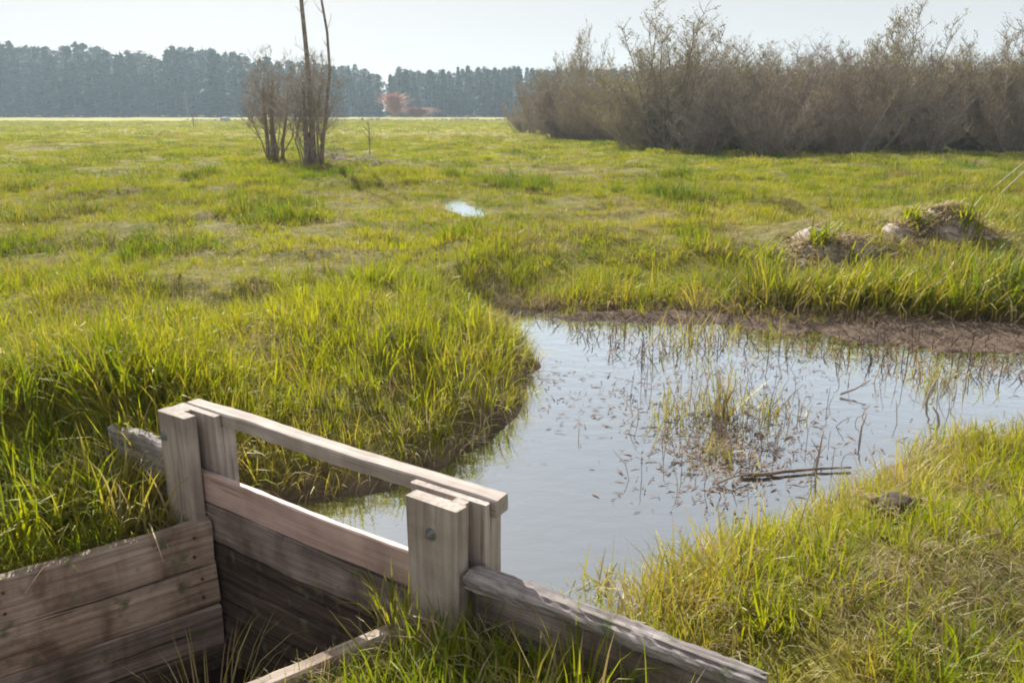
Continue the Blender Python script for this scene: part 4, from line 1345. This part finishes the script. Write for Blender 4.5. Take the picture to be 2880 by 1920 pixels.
stick('dead_twig', 'small dark twig poking from the open water right of the sedge', 'twig', [b, b + Vector((0.08, 0.02, 0.02)), b + Vector((0.17, 0.05, 0.06))], 0.007, M_TWIG_RED)
b = at(2125, 925, ZW)
stick('dead_reed', 'dark bent stem in the water below the straw coloured sedge', 'reed', [b + Vector((0, 0, -.03)), b + Vector((0.015, 0, 0.06)), b + Vector((0.05, 0, 0.15))], 0.008, M_TWIG_RED)
b = at(2160, 975, ZW)
stick('dead_reed', 'short dark stub in the water beside the right bank', 'reed', [b + Vector((0, 0, -.03)), b + Vector((-0.02, 0, 0.05)), b + Vector((-0.05, 0, 0.09))], 0.008, M_TWIG_RED)
b = at(1975, 1010, ZW)
stick('dead_reed', 'slanting thin stem in the water left of the right bank', 'reed', [b + Vector((0, 0, -.03)), b + Vector((0, 0, 0.06)), b + Vector((0.015, 0, 0.12))], 0.006, M_TWIG_RED)
# pale branch by the grass mound
def on(u, v, dz=0.0, z=0.45):
    q = at(u, v, z); q.z = float(ground_h(np.array([q.x]), np.array([q.y]))[0]) + dz
    return q




# clods of turned soil: lumpy, bristling with dead grass
def clod(u, v, s, label, seed, mat=M_SOIL, flat=0.6, grass=70):
    b = on(u, v)
    o = empty('soil_clod', b, label, 'clod')
    bm = bmesh.new(); bmesh.ops.create_icosphere(bm, subdivisions=4, radius=1)
    for vt in bm.verts:
        c_ = vt.co
        k = 1 + 0.9 * float(fbm(np.array([c_.x * 2.3 + seed * 7]), np.array([c_.y * 2.3 + c_.z * 2.6]), seed, 4)[0])
        vt.co = Vector((c_.x * s * k, c_.y * s * k * 0.8, c_.z * s * flat * k + s * flat * 0.25))
    me = bpy.data.meshes.new('lump'); bm.to_mesh(me); bm.free(); me.materials.append(mat)
    me.polygons.foreach_set('use_smooth', np.ones(len(me.polygons), bool))
    put('lump', me, o)
    r = random.Random(seed); mb = MB()
    for i in range(grass):
        a = r.uniform(0, 6.283); q = s * math.sqrt(r.random())
        p = Vector((math.cos(a) * q, math.sin(a) * q * .8, s * flat * 1.0 * math.sqrt(max(0, 1 - (q / s) ** 2))))
        a2 = a + r.gauss(0, 0.7); l = s * r.uniform(0.4, 1.1); hd = Vector((math.cos(a2), math.sin(a2), 0))
        ri = r.uniform(-0.15, 0.35)
        pts = [p - Vector((0, 0, .03)), p + hd * l * .3 + Vector((0, 0, l * ri * .6)), p + hd * l * .7 + Vector((0, 0, l * ri)), p + hd * l + Vector((0, 0, l * (ri - .1)))]
        mb.ribbon(pts, [0.006, 0.006, 0.005, 0.0], (-hd.y, hd.x, 0.1), r.random())
    tag(mb.build('dead_blades', M_DRY, o), kind='stuff')
    return o


clod(2062, 1165, 0.085, 'dark brown clod of turned soil on the right bank of the pond', 3)

def heap(u, v, s, peak, label, seed, n):
    """low ragged heap of turned earth under collapsed dead grass"""
    b = on(u, v)
    o = empty('earth_heap', b, label, 'earth heap')
    r = random.Random(seed)
    subs = [(r.gauss(0, s * .45), r.gauss(0, s * .28), s * r.uniform(.35, .7), peak * r.uniform(.35, 1.0)) for _ in range(7)] + [(s * .15, 0, s * .55, peak)]

    def top(px, py):
        z = max(h_ * math.exp(-((px - cx) ** 2 + (py - cy) ** 2) / (q * q)) for cx, cy, q, h_ in subs)
        return z - 0.05 * s + 0.16 * s * float(fbm(np.array([px / s * 3.1 + seed]), np.array([py / s * 3.1]), seed, 3)[0])
    bm = bmesh.new(); g = 30; W_ = s * 1.9
    grid = [[bm.verts.new((-W_ + 2 * W_ * i / g, -W_ * .7 + 1.4 * W_ * j / g, 0)) for j in range(g + 1)] for i in range(g + 1)]
    for row in grid:
        for vt in row:
            x_, y_ = vt.co.x, vt.co.y
            gz = float(ground_h(np.array([b.x + x_]), np.array([b.y + y_]))[0]) - b.z
            vt.co.z = gz + top(x_, y_) - 0.03
    for i in range(g):
        for j in range(g):
            bm.faces.new((grid[i][j], grid[i + 1][j], grid[i + 1][j + 1], grid[i][j + 1]))
    me = bpy.data.meshes.new('bare_earth'); bm.to_mesh(me); bm.free(); me.materials.append(M_HEAP)
    me.polygons.foreach_set('use_smooth', np.ones(len(me.polygons), bool))
    put('bare_earth', me, o)
    db, gb = MB(), MB()
    for i in range(n):
        px, py = r.gauss(0, s * .75), r.gauss(0, s * .5)
        tz = top(px, py)
        if tz < 0.0 and r.random() < .6: continue
        gz = float(ground_h(np.array([b.x + px]), np.array([b.y + py]))[0]) - b.z
        p = Vector((px, py, gz + tz - .035)); green_ = float(vnoise(px / s * 2.2 + seed, py / s * 2.2, seed)) > 0.74
        a2 = r.uniform(0, 6.283) if r.random() < .5 else r.gauss(-1.2, .6)
        hd = Vector((math.cos(a2), math.sin(a2), 0)); l = r.uniform(.06, .17) * (1.2 if green_ else 1)
        ri = r.uniform(.5, 1.3) if green_ else r.uniform(-.1, .55)
        pts = [p, p + hd * l * .35 + Vector((0, 0, l * ri * .6)), p + hd * l * .75 + Vector((0, 0, l * ri)), p + hd * l + Vector((0, 0, l * (ri - .15)))]
        (gb if green_ else db).ribbon(pts, [0.012, 0.014, 0.009, 0.0], (-hd.y, hd.x, r.uniform(-.2, .2)), r.random())
    tag(db.build('dead_blades', M_DRY, o), kind='stuff')['tint'] = 0.75; tag(gb.build('green_blades', M_GRASS, o), kind='stuff')['tint'] = 0.5


heap(1880, 572, 0.50, 0.17, 'low grey brown earth heap with collapsed dead grass at the left part of the mound', 8, 1500)
heap(2140, 548, 0.50, 0.28, 'taller peaked heap of grey dead grass and earth at the right part of the mound', 9, 2000)

# rank shaded grass along the foot of the capped wing
n = 420
aa = rng.uniform(1.18, 2.25, n); bb = -0.03 - 0.55 * rng.random(n) ** 1.3
px_, py_ = A0.x + D.x * aa + NN.x * bb, A0.y + D.y * aa + NN.y * bb
pz_ = ground_h(px_, py_)
hh_ = rng.uniform(0.10, 0.26, n) * np.where(bb < -0.3, 0.75, 1.0)
kk = np.where(rng.random(n) < 0.6, rng.integers(0, 8, n), np.where(rng.random(n) < 0.5, rng.integers(15, 19, n), rng.integers(8, 11, n)))
scatter('grass', np.stack([px_, py_, pz_], 1), np.stack([rng.normal(0, .15, n), rng.normal(0, .15, n), rng.uniform(0, 6.28, n)], 1), np.stack([hh_, hh_, hh_], 1), kk, rng.uniform(0, 0.35, n), NEAR)
# grass growing up inside the ditch, by the near edge
def tall_tuft(name, label, loc, n, h, seed, lean=0.3, mat=M_GRASS, wid=0.008, spread=0.06, bias=Vector((0, 0, 0))):
    o = empty(name, loc, label, 'grass tuft'); r = random.Random(seed); mb = MB(); md_ = MB()
    for i in range(n):
        a = r.uniform(0, 6.283); q = spread * math.sqrt(r.random())
        p = Vector((math.cos(a) * q, math.sin(a) * q, -0.03)); l = h * r.uniform(0.5, 1.05)
        hd = (Vector((math.cos(a), math.sin(a), 0)) + bias).normalized()
        th = abs(r.gauss(0, lean)); cu = abs(r.gauss(0.5, 0.4)); pts = [p.copy()]
        for k in range(5):
            ang = th + cu * ((k + .5) / 5) ** 2 * 1.6
            p = p + (hd * math.sin(ang) + Vector((0, 0, math.cos(ang)))) * (l / 5); pts.append(p.copy())
        sa = math.atan2(hd.y, hd.x) + 1.57 + r.gauss(0, .5); ww = wid * r.uniform(.6, 1.2)
        (mb if r.random() < 0.72 else md_).ribbon(pts, [ww * .7, ww, ww * .95, ww * .75, ww * .45, 0.0], (math.cos(sa), math.sin(sa), 0.1), r.random())
    gb_ = tag(mb.build('green_blades', mat, o), kind='stuff'); gb_['tint'] = 0.65; tag(md_.build('dead_blades', M_DRY, o), kind='stuff')
    return o


q = at(470, 1620, -0.1)
tall_tuft('grass_tuft', 'sunlit grass tuft growing up inside the dark ditch', (q.x, q.y, -0.31), 60, 0.56, 1, 0.15, M_SEDGE, 0.007, 0.10)
q = at(905, 1440, 0.25)
tall_tuft('grass_tuft', 'arching grass tuft against the foot of the right gate post', (q.x, q.y, 0.24), 30, 0.27, 2, 0.22, wid=0.007, spread=0.035, bias=Vector((-0.35, 0.1, 0)))
q = G(1.655, -0.045, 0.22)
tall_tuft('grass_tuft', 'bright grass tuft growing in front of the grey log', (q.x, q.y, 0.22), 90, 0.36, 3, 0.16, wid=0.007, spread=0.07)
q = G(1.84, -0.07, 0.22)
tall_tuft('grass_tuft', 'few upright blades at the bottom edge below the grey log', (q.x, q.y, 0.22), 30, 0.34, 4, 0.15, wid=0.009, spread=0.05)
q = G(1.30, -0.01, 0.22)
tall_tuft('grass_tuft', 'small grass tuft beside the outer face of the right gate post', (q.x + 0.02, q.y, 0.26), 16, 0.30, 5, 0.12, wid=0.008, spread=0.04)
